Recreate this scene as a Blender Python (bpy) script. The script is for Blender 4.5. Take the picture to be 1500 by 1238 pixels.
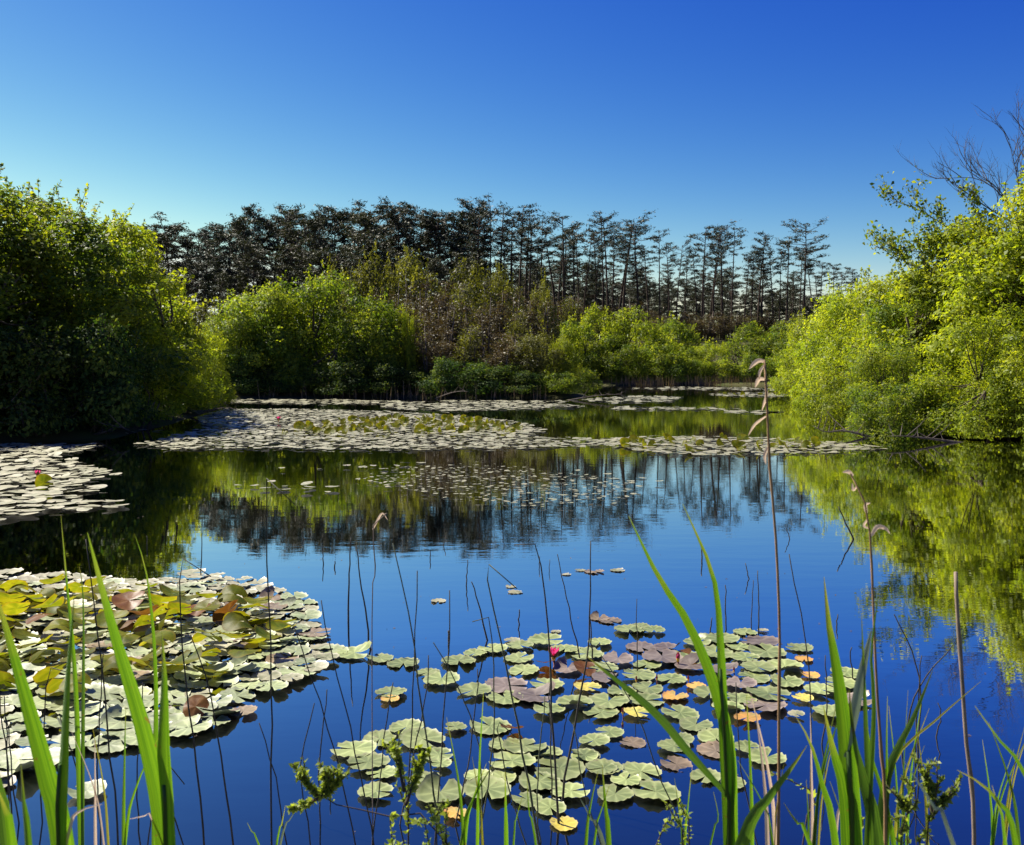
import bpy, math, random
import numpy as np
from mathutils import Vector, Matrix

for o in list(bpy.data.objects):
    bpy.data.objects.remove(o)
SC = bpy.context.scene
C = SC.collection

# ------------------------------------------------------------------ camera
F = 1360.0            # focal length in photo pixels (1500 px wide)
K = F / 1090.0        # depths below are noted for a 1090 px focal length
CAMH = 1.6
PITCH = math.atan(84.0 / F)
cam_d = bpy.data.cameras.new('camera')
cam = bpy.data.objects.new('camera', cam_d)
C.objects.link(cam)
cam.location = (0, 0, CAMH)
cam.rotation_euler = (math.pi / 2 - PITCH, 0, 0)
cam_d.sensor_fit = 'HORIZONTAL'
cam_d.sensor_width = 36.0
cam_d.lens = F / 1500 * 36.0
cam_d.clip_start = 0.05
cam_d.clip_end = 6000
cam_d.dof.use_dof = True
cam_d.dof.focus_distance = 7.0
cam_d.dof.aperture_fstop = 10.0
SC.camera = cam

# ------------------------------------------------------------------ sky and sun
SUN_EL = math.radians(51)
SUN_AZ = math.radians(-58)      # from +Y (view direction), negative = to the left
world = bpy.data.worlds.new('World')
SC.world = world
world.use_nodes = True
nt = world.node_tree
nt.nodes.clear()
sky = nt.nodes.new('ShaderNodeTexSky')
sky.sky_type = 'NISHITA'
sky.sun_disc = False
sky.sun_elevation = SUN_EL
sky.sun_rotation = SUN_AZ
sky.altitude = 0
sky.air_density = 1.0
sky.dust_density = 0.3
sky.ozone_density = 3.0
EXPOSURE = 1.25
sep = nt.nodes.new('ShaderNodeSeparateColor')
comb = nt.nodes.new('ShaderNodeCombineColor')
nt.links.new(sky.outputs[0], sep.inputs[0])
# polarised deep-blue response of the photograph: one tone curve for each colour, the same over the whole sky
for ch, (gma, mul_, top_) in enumerate([(3.35, 112.0, 0.24), (2.5, 18.2, 0.315), (0.80, 1.86, 0.43)]):
    m1 = nt.nodes.new('ShaderNodeMath'); m1.operation = 'MULTIPLY'; m1.inputs[1].default_value = 0.05
    m2 = nt.nodes.new('ShaderNodeMath'); m2.operation = 'MINIMUM'; m2.inputs[1].default_value = top_
    m3 = nt.nodes.new('ShaderNodeMath'); m3.operation = 'POWER'; m3.inputs[1].default_value = gma
    m4 = nt.nodes.new('ShaderNodeMath'); m4.operation = 'MULTIPLY'; m4.inputs[1].default_value = mul_ * 10.0 / 2 ** EXPOSURE
    nt.links.new(sep.outputs[ch], m1.inputs[0]); nt.links.new(m1.outputs[0], m2.inputs[0])
    nt.links.new(m2.outputs[0], m3.inputs[0]); nt.links.new(m3.outputs[0], m4.inputs[0]); nt.links.new(m4.outputs[0], comb.inputs[ch])
bg = nt.nodes.new('ShaderNodeBackground')
bg.inputs['Strength'].default_value = 0.1
out = nt.nodes.new('ShaderNodeOutputWorld')
nt.links.new(comb.outputs[0], bg.inputs['Color'])
nt.links.new(bg.outputs[0], out.inputs['Surface'])

sd = bpy.data.lights.new('sun', 'SUN')
sd.energy = 5.0
sd.angle = math.radians(0.5)
sd.color = (1.0, 0.93, 0.80)
sun = bpy.data.objects.new('sun', sd)
C.objects.link(sun)
sdir = Vector((math.sin(SUN_AZ) * math.cos(SUN_EL), math.cos(SUN_AZ) * math.cos(SUN_EL), math.sin(SUN_EL)))
sun.rotation_euler = sdir.to_track_quat('Z', 'Y').to_euler()
sun.location = (-20, 10, 30)

SC.view_settings.view_transform = 'Standard'
SC.view_settings.look = 'None'
SC.view_settings.exposure = EXPOSURE
SC.view_settings.gamma = 1.0
SC.view_settings.use_curve_mapping = False
SC.render.engine = 'CYCLES'
SC.render.resolution_x = 1024
SC.render.resolution_y = 845
SC.cycles.max_bounces = 6
SC.cycles.transparent_max_bounces = 6

# ------------------------------------------------------------------ helpers
def pix_dir(px, py):
    u = (px - 750.0) / F
    v = (619.0 - py) / F
    return Vector((u, math.cos(PITCH) + v * math.sin(PITCH), -math.sin(PITCH) + v * math.cos(PITCH)))

def on_water(px, py):
    """point of the water surface seen at a pixel"""
    d = pix_dir(px, py)
    t = -CAMH / d.z
    return Vector((d.x * t, d.y * t, 0.0))

def at_depth(px, py, y):
    d = pix_dir(px, py)
    t = y / d.y
    return Vector((d.x * t, y, CAMH + d.z * t))

def new_mesh(name, verts, faces, tint=None, smooth=False):
    me = bpy.data.meshes.new(name)
    verts = np.asarray(verts, dtype=np.float32)
    if isinstance(faces, np.ndarray):
        n, k = faces.shape
        me.vertices.add(len(verts)); me.vertices.foreach_set('co', verts.ravel())
        me.loops.add(n * k); me.loops.foreach_set('vertex_index', faces.astype(np.int32).ravel())
        me.polygons.add(n)
        me.polygons.foreach_set('loop_start', np.arange(0, n * k, k, dtype=np.int32))
        me.update(calc_edges=True)
    else:
        me.from_pydata(verts.tolist(), [], faces)
    if tint is not None:
        a = me.attributes.new('tint', 'FLOAT', 'POINT')
        a.data.foreach_set('value', np.asarray(tint, dtype=np.float32))
    if smooth:
        me.polygons.foreach_set('use_smooth', np.ones(len(me.polygons), dtype=bool))
    me.validate()
    return me

def link(name, me, mat=None, parent=None, loc=None):
    o = bpy.data.objects.new(name, me)
    C.objects.link(o)
    if mat is not None:
        if len(me.materials) == 0:
            me.materials.append(mat)
        elif me.materials[0] != mat:
            o.material_slots[0].link = 'OBJECT'
            o.material_slots[0].material = mat
    if parent is not None:
        o.parent = parent
    if loc is not None:
        o.location = loc
    return o

def tag(o, label=None, cat=None, group=None, kind=None):
    if label: o['label'] = label
    if cat: o['category'] = cat
    if group: o['group'] = group
    if kind: o['kind'] = kind
    return o

def thing(name, loc, label, cat, group=None, rz=0.0, scale=None):
    e = bpy.data.objects.new(name, None)
    C.objects.link(e)
    e.empty_display_size = 0.1
    e.location = loc
    e.rotation_euler = (0, 0, rz)
    if scale is not None:
        e.scale = scale
    return tag(e, label, cat, group)

class MB:
    """collects verts and faces (lists)"""
    def __init__(s):
        s.v = []; s.f = []; s.t = []
    def tube(s, pts, radii, sides=5, tint=0.5, cap=True):
        pts = [Vector(p) for p in pts]
        b = len(s.v)
        n = len(pts)
        ref = Vector((0.31, 0.87, 0.12))
        for i, p in enumerate(pts):
            t = (pts[min(i + 1, n - 1)] - pts[max(i - 1, 0)])
            if t.length < 1e-6: t = Vector((0, 0, 1))
            t.normalize()
            a = t.cross(ref)
            if a.length < 1e-3: a = t.cross(Vector((1, 0, 0)))
            a.normalize(); c = t.cross(a)
            for k in range(sides):
                an = 2 * math.pi * k / sides
                s.v.append(p + (a * math.cos(an) + c * math.sin(an)) * radii[i]); s.t.append(tint)
        for i in range(n - 1):
            for k in range(sides):
                k2 = (k + 1) % sides
                s.f.append((b + i * sides + k, b + i * sides + k2, b + (i + 1) * sides + k2, b + (i + 1) * sides + k))
        if cap:
            s.f.append(tuple(b + (n - 1) * sides + k for k in range(sides)))
            s.f.append(tuple(b + sides - 1 - k for k in range(sides)))
    def mesh(s, name, smooth=True):
        return new_mesh(name, [tuple(v) for v in s.v], s.f, s.t, smooth)

def catmull(pts, n):
    pts = [Vector(p) for p in pts]
    if len(pts) == 2:
        return [pts[0].lerp(pts[1], i / n) for i in range(n + 1)]
    P = [pts[0] * 2 - pts[1]] + pts + [pts[-1] * 2 - pts[-2]]
    L = [0]
    for i in range(1, len(pts)):
        L.append(L[-1] + (pts[i] - pts[i - 1]).length)
    res = []
    for i in range(n + 1):
        s_ = L[-1] * i / n
        k = 0
        while k < len(L) - 2 and L[k + 1] < s_: k += 1
        u = (s_ - L[k]) / max(1e-6, L[k + 1] - L[k])
        a, b, c, d = P[k], P[k + 1], P[k + 2], P[k + 3]
        res.append(0.5 * ((2 * b) + (c - a) * u + (2 * a - 5 * b + 4 * c - d) * u * u + (3 * b - a - 3 * c + d) * u ** 3))
    return res

# ------------------------------------------------------------------ materials
def mat_base(name):
    m = bpy.data.materials.new(name)
    m.use_nodes = True
    n = m.node_tree
    n.nodes.clear()
    o = n.nodes.new('ShaderNodeOutputMaterial')
    return m, n, o

def ramp(n, cols):
    r = n.nodes.new('ShaderNodeValToRGB')
    el = r.color_ramp.elements
    el[0].position = cols[0][0]; el[0].color = (*cols[0][1], 1)
    el[1].position = cols[-1][0]; el[1].color = (*cols[-1][1], 1)
    for p, c in cols[1:-1]:
        e = el.new(p); e.color = (*c, 1)
    return r

def leaf_mat(name, cols, trans=0.35, rough=0.5, spec=0.3, tmul=(1.9, 1.85, 0.5), hvar=0.25):
    """cols: list of (pos, rgb) over the per-leaf tint"""
    m, n, o = mat_base(name)
    at = n.nodes.new('ShaderNodeAttribute'); at.attribute_name = 'tint'
    r = ramp(n, cols)
    n.links.new(at.outputs['Fac'], r.inputs[0])
    oi = n.nodes.new('ShaderNodeObjectInfo')
    mr = n.nodes.new('ShaderNodeMapRange')
    mr.inputs['To Min'].default_value = 1 - hvar; mr.inputs['To Max'].default_value = 1 + hvar
    n.links.new(oi.outputs['Random'], mr.inputs['Value'])
    hs = n.nodes.new('ShaderNodeHueSaturation')
    n.links.new(mr.outputs[0], hs.inputs['Value'])
    n.links.new(r.outputs[0], hs.inputs['Color'])
    p = n.nodes.new('ShaderNodeBsdfPrincipled')
    p.inputs['Roughness'].default_value = rough
    p.inputs['Specular IOR Level'].default_value = spec
    n.links.new(hs.outputs[0], p.inputs['Base Color'])
    t = n.nodes.new('ShaderNodeBsdfTranslucent')
    mx = n.nodes.new('ShaderNodeMix'); mx.data_type = 'RGBA'; mx.blend_type = 'MULTIPLY'
    mx.inputs[0].default_value = 1.0
    mx.inputs[7].default_value = (*tmul, 1)
    n.links.new(hs.outputs[0], mx.inputs[6])
    n.links.new(mx.outputs[2], t.inputs['Color'])
    ms = n.nodes.new('ShaderNodeMixShader'); ms.inputs[0].default_value = trans
    n.links.new(p.outputs[0], ms.inputs[1]); n.links.new(t.outputs[0], ms.inputs[2])
    n.links.new(ms.outputs[0], o.inputs['Surface'])
    return m

def bark_mat(name, c1, c2, scale=6):
    m, n, o = mat_base(name)
    tc = n.nodes.new('ShaderNodeTexCoord')
    mp = n.nodes.new('ShaderNodeMapping'); mp.inputs['Scale'].default_value = (scale, scale, scale * 0.25)
    nz = n.nodes.new('ShaderNodeTexNoise'); nz.inputs['Scale'].default_value = 1.0; nz.inputs['Detail'].default_value = 5
    r = ramp(n, [(0.3, c1), (0.7, c2)])
    p = n.nodes.new('ShaderNodeBsdfPrincipled'); p.inputs['Roughness'].default_value = 0.9
    p.inputs['Specular IOR Level'].default_value = 0.2
    bp = n.nodes.new('ShaderNodeBump'); bp.inputs['Strength'].default_value = 0.5; bp.inputs['Distance'].default_value = 0.03
    n.links.new(tc.outputs['Object'], mp.inputs[0]); n.links.new(mp.outputs[0], nz.inputs['Vector'])
    n.links.new(nz.outputs[0], r.inputs[0]); n.links.new(r.outputs[0], p.inputs['Base Color'])
    n.links.new(nz.outputs[0], bp.inputs['Height']); n.links.new(bp.outputs[0], p.inputs['Normal'])
    n.links.new(p.outputs[0], o.inputs['Surface'])
    return m

M = {}
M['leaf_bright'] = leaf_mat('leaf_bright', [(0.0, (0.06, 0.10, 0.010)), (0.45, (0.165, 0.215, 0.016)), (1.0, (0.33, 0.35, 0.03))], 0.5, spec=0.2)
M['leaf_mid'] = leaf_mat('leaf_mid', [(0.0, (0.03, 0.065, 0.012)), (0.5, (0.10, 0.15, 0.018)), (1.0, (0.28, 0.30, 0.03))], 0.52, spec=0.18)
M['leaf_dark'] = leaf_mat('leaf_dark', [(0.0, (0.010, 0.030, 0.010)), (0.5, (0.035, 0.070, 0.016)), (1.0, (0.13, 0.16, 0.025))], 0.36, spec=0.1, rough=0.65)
M['leaf_olive'] = leaf_mat('leaf_olive', [(0.0, (0.028, 0.036, 0.010)), (0.5, (0.075, 0.08, 0.016)), (1.0, (0.17, 0.175, 0.03))], 0.45)
M['leaf_brown'] = leaf_mat('leaf_brown', [(0.0, (0.04, 0.026, 0.012)), (0.5, (0.075, 0.055, 0.02)), (1.0, (0.12, 0.115, 0.028))], 0.3, tmul=(1.2, 1.1, 0.7))
M['needle'] = leaf_mat('needle', [(0.0, (0.012, 0.018, 0.012)), (0.5, (0.024, 0.034, 0.018)), (1.0, (0.05, 0.055, 0.026))], 0.08, rough=0.6)
M['needle_brown'] = leaf_mat('needle_brown', [(0.0, (0.016, 0.020, 0.010)), (0.5, (0.032, 0.038, 0.015)), (1.0, (0.058, 0.058, 0.024))], 0.1, rough=0.6)
M['bark'] = bark_mat('bark', (0.03, 0.022, 0.015), (0.09, 0.07, 0.05))
M['pine_bark'] = bark_mat('pine_bark', (0.022, 0.016, 0.012), (0.075, 0.05, 0.036), 4)
M['twig_grey'] = bark_mat('twig_grey', (0.05, 0.04, 0.033), (0.12, 0.10, 0.085), 8)

# water
m, n, o = mat_base('water')
wd_ = n.nodes.new('ShaderNodeBsdfDiffuse'); wd_.inputs['Color'].default_value = (0.003, 0.0045, 0.006, 1)
wg_ = n.nodes.new('ShaderNodeBsdfGlossy'); wg_.inputs['Roughness'].default_value = 0.015
wf_ = n.nodes.new('ShaderNodeFresnel'); wf_.inputs['IOR'].default_value = 1.34
wm_ = n.nodes.new('ShaderNodeMath'); wm_.operation = 'MULTIPLY'; wm_.inputs[1].default_value = 5.4; wm_.use_clamp = True
p = n.nodes.new('ShaderNodeMixShader')
n.links.new(wf_.outputs[0], wm_.inputs[0]); n.links.new(wm_.outputs[0], p.inputs[0])
n.links.new(wd_.outputs[0], p.inputs[1]); n.links.new(wg_.outputs[0], p.inputs[2])
tc = n.nodes.new('ShaderNodeTexCoord')
mp = n.nodes.new('ShaderNodeMapping'); mp.inputs['Scale'].default_value = (0.8, 2.6, 1)
n1 = n.nodes.new('ShaderNodeTexNoise'); n1.inputs['Scale'].default_value = 1.6; n1.inputs['Detail'].default_value = 4; n1.inputs['Roughness'].default_value = 0.55
mp2 = n.nodes.new('ShaderNodeMapping'); mp2.inputs['Scale'].default_value = (0.12, 0.2, 1)
n2 = n.nodes.new('ShaderNodeTexNoise'); n2.inputs['Scale'].default_value = 1.0; n2.inputs['Detail'].default_value = 2
r2 = n.nodes.new('ShaderNodeMapRange'); r2.inputs['From Min'].default_value = 0.35; r2.inputs['From Max'].default_value = 0.7
r2.inputs['To Min'].default_value = 0.15; r2.inputs['To Max'].default_value = 1.0
mul = n.nodes.new('ShaderNodeMath'); mul.operation = 'MULTIPLY'
bp = n.nodes.new('ShaderNodeBump'); bp.inputs['Strength'].default_value = 1.0; bp.inputs['Distance'].default_value = 0.0017
n.links.new(tc.outputs['Object'], mp.inputs[0]); n.links.new(mp.outputs[0], n1.inputs['Vector'])
n.links.new(tc.outputs['Object'], mp2.inputs[0]); n.links.new(mp2.outputs[0], n2.inputs['Vector'])
n.links.new(n2.outputs[0], r2.inputs['Value'])
n.links.new(n1.outputs[0], mul.inputs[0]); n.links.new(r2.outputs[0], mul.inputs[1])
n.links.new(mul.outputs[0], bp.inputs['Height'])
for q_ in (wd_, wg_, wf_): n.links.new(bp.outputs[0], q_.inputs['Normal'])
n.links.new(p.outputs[0], o.inputs['Surface'])
M['water'] = m

# ground
m, n, o = mat_base('ground')
tc = n.nodes.new('ShaderNodeTexCoord')
nz = n.nodes.new('ShaderNodeTexNoise'); nz.inputs['Scale'].default_value = 0.7; nz.inputs['Detail'].default_value = 8
r = ramp(n, [(0.3, (0.035, 0.03, 0.018)), (0.55, (0.06, 0.06, 0.02)), (0.75, (0.05, 0.075, 0.02))])
p = n.nodes.new('ShaderNodeBsdfPrincipled'); p.inputs['Roughness'].default_value = 0.95
p.inputs['Specular IOR Level'].default_value = 0.1
bp = n.nodes.new('ShaderNodeBump'); bp.inputs['Distance'].default_value = 0.1
n.links.new(tc.outputs['Object'], nz.inputs['Vector']); n.links.new(nz.outputs[0], r.inputs[0])
n.links.new(r.outputs[0], p.inputs['Base Color']); n.links.new(nz.outputs[0], bp.inputs['Height'])
n.links.new(bp.outputs[0], p.inputs['Normal']); n.links.new(p.outputs[0], o.inputs['Surface'])
M['ground'] = m

def pad_mat(name, c1, c2, edge, rough=0.36, spec=0.5, trans=0.0, vein=0.25):
    """lily pad: radial veins in object space, blotches, tint per pad"""
    m, n, o = mat_base(name)
    at = n.nodes.new('ShaderNodeAttribute'); at.attribute_name = 'tint'     # 0 centre .. 1 rim
    oi = n.nodes.new('ShaderNodeObjectInfo')
    geo = n.nodes.new('ShaderNodeNewGeometry')
    nz = n.nodes.new('ShaderNodeTexNoise'); nz.inputs['Scale'].default_value = 9; nz.inputs['Detail'].default_value = 5
    n.links.new(geo.outputs['Position'], nz.inputs['Vector'])
    r0 = ramp(n, [(0.36, c1), (0.64, c2)])
    n.links.new(nz.outputs[0], r0.inputs[0])
    sp_ = n.nodes.new('ShaderNodeTexNoise'); sp_.inputs['Scale'].default_value = 45; sp_.inputs['Detail'].default_value = 2
    n.links.new(geo.outputs['Position'], sp_.inputs['Vector'])
    sr_ = n.nodes.new('ShaderNodeMapRange'); sr_.inputs['From Min'].default_value = 0.66; sr_.inputs['From Max'].default_value = 0.72; sr_.inputs['To Max'].default_value = 0.7
    n.links.new(sp_.outputs[0], sr_.inputs['Value'])
    r = n.nodes.new('ShaderNodeMix'); r.data_type = 'RGBA'; r.inputs[7].default_value = (0.10, 0.065, 0.03, 1)
    n.links.new(sr_.outputs[0], r.inputs[0]); n.links.new(r0.outputs[0], r.inputs[6])
    at2 = n.nodes.new('ShaderNodeAttribute'); at2.attribute_name = 'vein'
    mv = n.nodes.new('ShaderNodeMix'); mv.data_type = 'RGBA'; mv.blend_type = 'MIX'
    vm = n.nodes.new('ShaderNodeMath'); vm.operation = 'MULTIPLY'; vm.inputs[1].default_value = vein
    n.links.new(at2.outputs['Fac'], vm.inputs[0]); n.links.new(vm.outputs[0], mv.inputs[0])
    n.links.new(r.outputs[2], mv.inputs[6]); mv.inputs[7].default_value = (*[min(1, c * 1.8 + 0.03) for c in c2], 1)
    er = n.nodes.new('ShaderNodeMapRange'); er.inputs['From Min'].default_value = 0.82; er.inputs['From Max'].default_value = 1.0
    er.inputs['To Max'].default_value = 0.6
    n.links.new(at.outputs['Fac'], er.inputs['Value'])
    me = n.nodes.new('ShaderNodeMix'); me.data_type = 'RGBA'
    n.links.new(er.outputs[0], me.inputs[0]); n.links.new(mv.outputs[2], me.inputs[6]); me.inputs[7].default_value = (*edge, 1)
    mr = n.nodes.new('ShaderNodeMapRange'); mr.inputs['To Min'].default_value = 0.7; mr.inputs['To Max'].default_value = 1.25
    n.links.new(oi.outputs['Random'], mr.inputs['Value'])
    hs = n.nodes.new('ShaderNodeHueSaturation'); n.links.new(mr.outputs[0], hs.inputs['Value']); n.links.new(me.outputs[2], hs.inputs['Color'])
    p = n.nodes.new('ShaderNodeBsdfPrincipled')
    p.inputs['Roughness'].default_value = rough; p.inputs['Specular IOR Level'].default_value = spec
    n.links.new(hs.outputs[0], p.inputs['Base Color'])
    nb = n.nodes.new('ShaderNodeTexNoise'); nb.inputs['Scale'].default_value = 28; nb.inputs['Detail'].default_value = 3
    n.links.new(geo.outputs['Position'], nb.inputs['Vector'])
    bp = n.nodes.new('ShaderNodeBump'); bp.inputs['Strength'].default_value = 0.35; bp.inputs['Distance'].default_value = 0.006
    n.links.new(nb.outputs[0], bp.inputs['Height']); n.links.new(bp.outputs[0], p.inputs['Normal'])
    if trans > 0:
        t = n.nodes.new('ShaderNodeBsdfTranslucent')
        mx = n.nodes.new('ShaderNodeMix'); mx.data_type = 'RGBA'; mx.blend_type = 'MULTIPLY'; mx.inputs[0].default_value = 1
        mx.inputs[7].default_value = (1.5, 1.4, 0.5, 1)
        n.links.new(hs.outputs[0], mx.inputs[6]); n.links.new(mx.outputs[2], t.inputs['Color'])
        ms = n.nodes.new('ShaderNodeMixShader'); ms.inputs[0].default_value = trans
        n.links.new(p.outputs[0], ms.inputs[1]); n.links.new(t.outputs[0], ms.inputs[2]); n.links.new(ms.outputs[0], o.inputs['Surface'])
    else:
        n.links.new(p.outputs[0], o.inputs['Surface'])
    return m

M['pad_green'] = pad_mat('pad_green', (0.105, 0.135, 0.04), (0.195, 0.225, 0.08), (0.32, 0.33, 0.17), rough=0.42, vein=0.42)
M['pad_pale'] = pad_mat('pad_pale', (0.11, 0.14, 0.05), (0.20, 0.23, 0.10), (0.36, 0.37, 0.24), rough=0.5, spec=0.85, vein=0.4)
M['pad_purple'] = pad_mat('pad_purple', (0.075, 0.055, 0.045), (0.15, 0.12, 0.095), (0.24, 0.19, 0.15), rough=0.42)
M['pad_yellow'] = pad_mat('pad_yellow', (0.19, 0.21, 0.05), (0.42, 0.33, 0.05), (0.42, 0.33, 0.12))
M['pad_orange'] = pad_mat('pad_orange', (0.24, 0.22, 0.06), (0.48, 0.23, 0.04), (0.35, 0.18, 0.07))
M['pad_brown'] = pad_mat('pad_brown', (0.11, 0.085, 0.05), (0.20, 0.15, 0.09), (0.25, 0.18, 0.12))
M['pad_upturned'] = pad_mat('pad_upturned', (0.07, 0.10, 0.006), (0.17, 0.17, 0.010), (0.20, 0.13, 0.015), rough=0.5, spec=0.25, trans=0.6, vein=0.15)
M['pad_rust'] = pad_mat('pad_rust', (0.09, 0.03, 0.012), (0.15, 0.07, 0.02), (0.15, 0.07, 0.03), rough=0.45, spec=0.25, trans=0.35)
M['pad_far'] = pad_mat('pad_far', (0.12, 0.13, 0.05), (0.27, 0.25, 0.15), (0.34, 0.31, 0.22), rough=0.5, spec=0.75)

def simple_mat(name, col, rough=0.5, trans=0.0, tcol=None, noise=0.3, scale=30, spec=0.3):
    m, n, o = mat_base(name)
    tc = n.nodes.new('ShaderNodeTexCoord')
    nz = n.nodes.new('ShaderNodeTexNoise'); nz.inputs['Scale'].default_value = scale; nz.inputs['Detail'].default_value = 4
    n.links.new(tc.outputs['Object'], nz.inputs['Vector'])
    r = ramp(n, [(0.3, tuple(c * (1 - noise) for c in col)), (0.7, tuple(min(1, c * (1 + noise)) for c in col))])
    n.links.new(nz.outputs[0], r.inputs[0])
    p = n.nodes.new('ShaderNodeBsdfPrincipled'); p.inputs['Roughness'].default_value = rough
    p.inputs['Specular IOR Level'].default_value = spec
    n.links.new(r.outputs[0], p.inputs['Base Color'])
    if trans > 0:
        t = n.nodes.new('ShaderNodeBsdfTranslucent'); t.inputs['Color'].default_value = (*(tcol or col), 1)
        ms = n.nodes.new('ShaderNodeMixShader'); ms.inputs[0].default_value = trans
        n.links.new(p.outputs[0], ms.inputs[1]); n.links.new(t.outputs[0], ms.inputs[2]); n.links.new(ms.outputs[0], o.inputs['Surface'])
    else:
        n.links.new(p.outputs[0], o.inputs['Surface'])
    return m

def blade_mat(name, c1, c2, tip, trans):
    m, n, o = mat_base(name)
    al = n.nodes.new('ShaderNodeAttribute'); al.attribute_name = 'tint'
    ac = n.nodes.new('ShaderNodeAttribute'); ac.attribute_name = 'across'
    tc = n.nodes.new('ShaderNodeTexCoord')
    cx = n.nodes.new('ShaderNodeCombineXYZ')
    n.links.new(ac.outputs['Fac'], cx.inputs[0]); n.links.new(al.outputs['Fac'], cx.inputs[1])
    oi = n.nodes.new('ShaderNodeObjectInfo'); n.links.new(oi.outputs['Random'], cx.inputs[2])
    mp = n.nodes.new('ShaderNodeMapping'); mp.inputs['Scale'].default_value = (16, 2.2, 9)
    n.links.new(cx.outputs[0], mp.inputs[0])
    nz = n.nodes.new('ShaderNodeTexNoise'); nz.inputs['Scale'].default_value = 1.0; nz.inputs['Detail'].default_value = 4
    n.links.new(mp.outputs[0], nz.inputs['Vector'])
    r = ramp(n, [(0.36, c1), (0.62, c2)]); n.links.new(nz.outputs[0], r.inputs[0])
    # dry blotches and a withered tip
    bl = n.nodes.new('ShaderNodeTexNoise'); bl.inputs['Scale'].default_value = 7; bl.inputs['Detail'].default_value = 6
    n.links.new(tc.outputs['Object'], bl.inputs['Vector'])
    ad = n.nodes.new('ShaderNodeMath'); ad.operation = 'MULTIPLY_ADD'; ad.inputs[1].default_value = 0.45
    n.links.new(bl.outputs[0], ad.inputs[0]); n.links.new(al.outputs['Fac'], ad.inputs[2])
    mr = n.nodes.new('ShaderNodeMapRange'); mr.inputs['From Min'].default_value = 1.12; mr.inputs['From Max'].default_value = 1.26; mr.inputs['To Max'].default_value = 0.85
    n.links.new(ad.outputs[0], mr.inputs['Value'])
    mx = n.nodes.new('ShaderNodeMix'); mx.data_type = 'RGBA'; mx.inputs[7].default_value = (*tip, 1)
    n.links.new(mr.outputs[0], mx.inputs[0]); n.links.new(r.outputs[0], mx.inputs[6])
    sp = n.nodes.new('ShaderNodeTexNoise'); sp.inputs['Scale'].default_value = 60; sp.inputs['Detail'].default_value = 2
    n.links.new(tc.outputs['Object'], sp.inputs['Vector'])
    sr = n.nodes.new('ShaderNodeMapRange'); sr.inputs['From Min'].default_value = 0.69; sr.inputs['From Max'].default_value = 0.73; sr.inputs['To Max'].default_value = 0.8
    n.links.new(sp.outputs[0], sr.inputs['Value'])
    m2 = n.nodes.new('ShaderNodeMix'); m2.data_type = 'RGBA'; m2.inputs[7].default_value = (0.14, 0.08, 0.03, 1)
    n.links.new(sr.outputs[0], m2.inputs[0]); n.links.new(mx.outputs[2], m2.inputs[6])
    p = n.nodes.new('ShaderNodeBsdfPrincipled'); p.inputs['Roughness'].default_value = 0.42; p.inputs['Specular IOR Level'].default_value = 0.35
    bp = n.nodes.new('ShaderNodeBump'); bp.inputs['Strength'].default_value = 0.5; bp.inputs['Distance'].default_value = 0.002
    n.links.new(nz.outputs[0], bp.inputs['Height']); n.links.new(bp.outputs[0], p.inputs['Normal'])
    n.links.new(m2.outputs[2], p.inputs['Base Color'])
    t = n.nodes.new('ShaderNodeBsdfTranslucent')
    m3 = n.nodes.new('ShaderNodeMix'); m3.data_type = 'RGBA'; m3.blend_type = 'MULTIPLY'; m3.inputs[0].default_value = 1; m3.inputs[7].default_value = (1.7, 1.8, 0.7, 1)
    n.links.new(m2.outputs[2], m3.inputs[6]); n.links.new(m3.outputs[2], t.inputs['Color'])
    ms = n.nodes.new('ShaderNodeMixShader'); ms.inputs[0].default_value = trans
    n.links.new(p.outputs[0], ms.inputs[1]); n.links.new(t.outputs[0], ms.inputs[2]); n.links.new(ms.outputs[0], o.inputs['Surface'])
    return m
M['blade'] = blade_mat('reed_blade', (0.055, 0.13, 0.010), (0.12, 0.22, 0.014), (0.28, 0.22, 0.07), 0.5)
M['blade_deep'] = blade_mat('reed_blade_deep', (0.035, 0.08, 0.014), (0.075, 0.14, 0.022), (0.24, 0.19, 0.06), 0.4)
M['blade_grey'] = simple_mat('reed_blade_grey', (0.19, 0.24, 0.17), 0.5, 0.25, (0.2, 0.26, 0.14), 0.2, 12)
M['blade_yellow'] = simple_mat('reed_blade_yellow', (0.30, 0.30, 0.03), 0.5, 0.4, (0.35, 0.33, 0.03), 0.25, 10)
M['rush'] = simple_mat('rush_stem', (0.030, 0.026, 0.018), 0.6, noise=0.5, scale=10)
M['rush_green'] = simple_mat('rush_green', (0.06, 0.07, 0.03), 0.55, noise=0.4, scale=10)
M['dry'] = simple_mat('dry_stalk', (0.22, 0.13, 0.06), 0.7, noise=0.35, scale=14)
M['dry_grey'] = simple_mat('dry_grey', (0.20, 0.15, 0.11), 0.7, noise=0.35, scale=14)
M['dry_leaf'] = simple_mat('dry_leaf', (0.50, 0.40, 0.28), 0.65, 0.5, (0.62, 0.46, 0.32), 0.25, 14)
M['petal'] = simple_mat('petal', (0.70, 0.05, 0.22), 0.45, 0.35, (0.9, 0.08, 0.32), 0.2, 40)
M['sepal'] = simple_mat('sepal', (0.16, 0.05, 0.03), 0.45, noise=0.3)
M['stamen'] = simple_mat('stamen', (0.7, 0.42, 0.04), 0.6)
M['sprig_leaf'] = leaf_mat('sprig_leaf', [(0, (0.11, 0.17, 0.03)), (1, (0.32, 0.38, 0.09))], 0.45)
M['fringe'] = leaf_mat('fringe', [(0, (0.05, 0.035, 0.022)), (1, (0.14, 0.10, 0.06))], 0.2)
M['pondweed'] = simple_mat('pondweed', (0.16, 0.11, 0.075), 0.5, noise=0.4, scale=3, spec=0.4)

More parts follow.
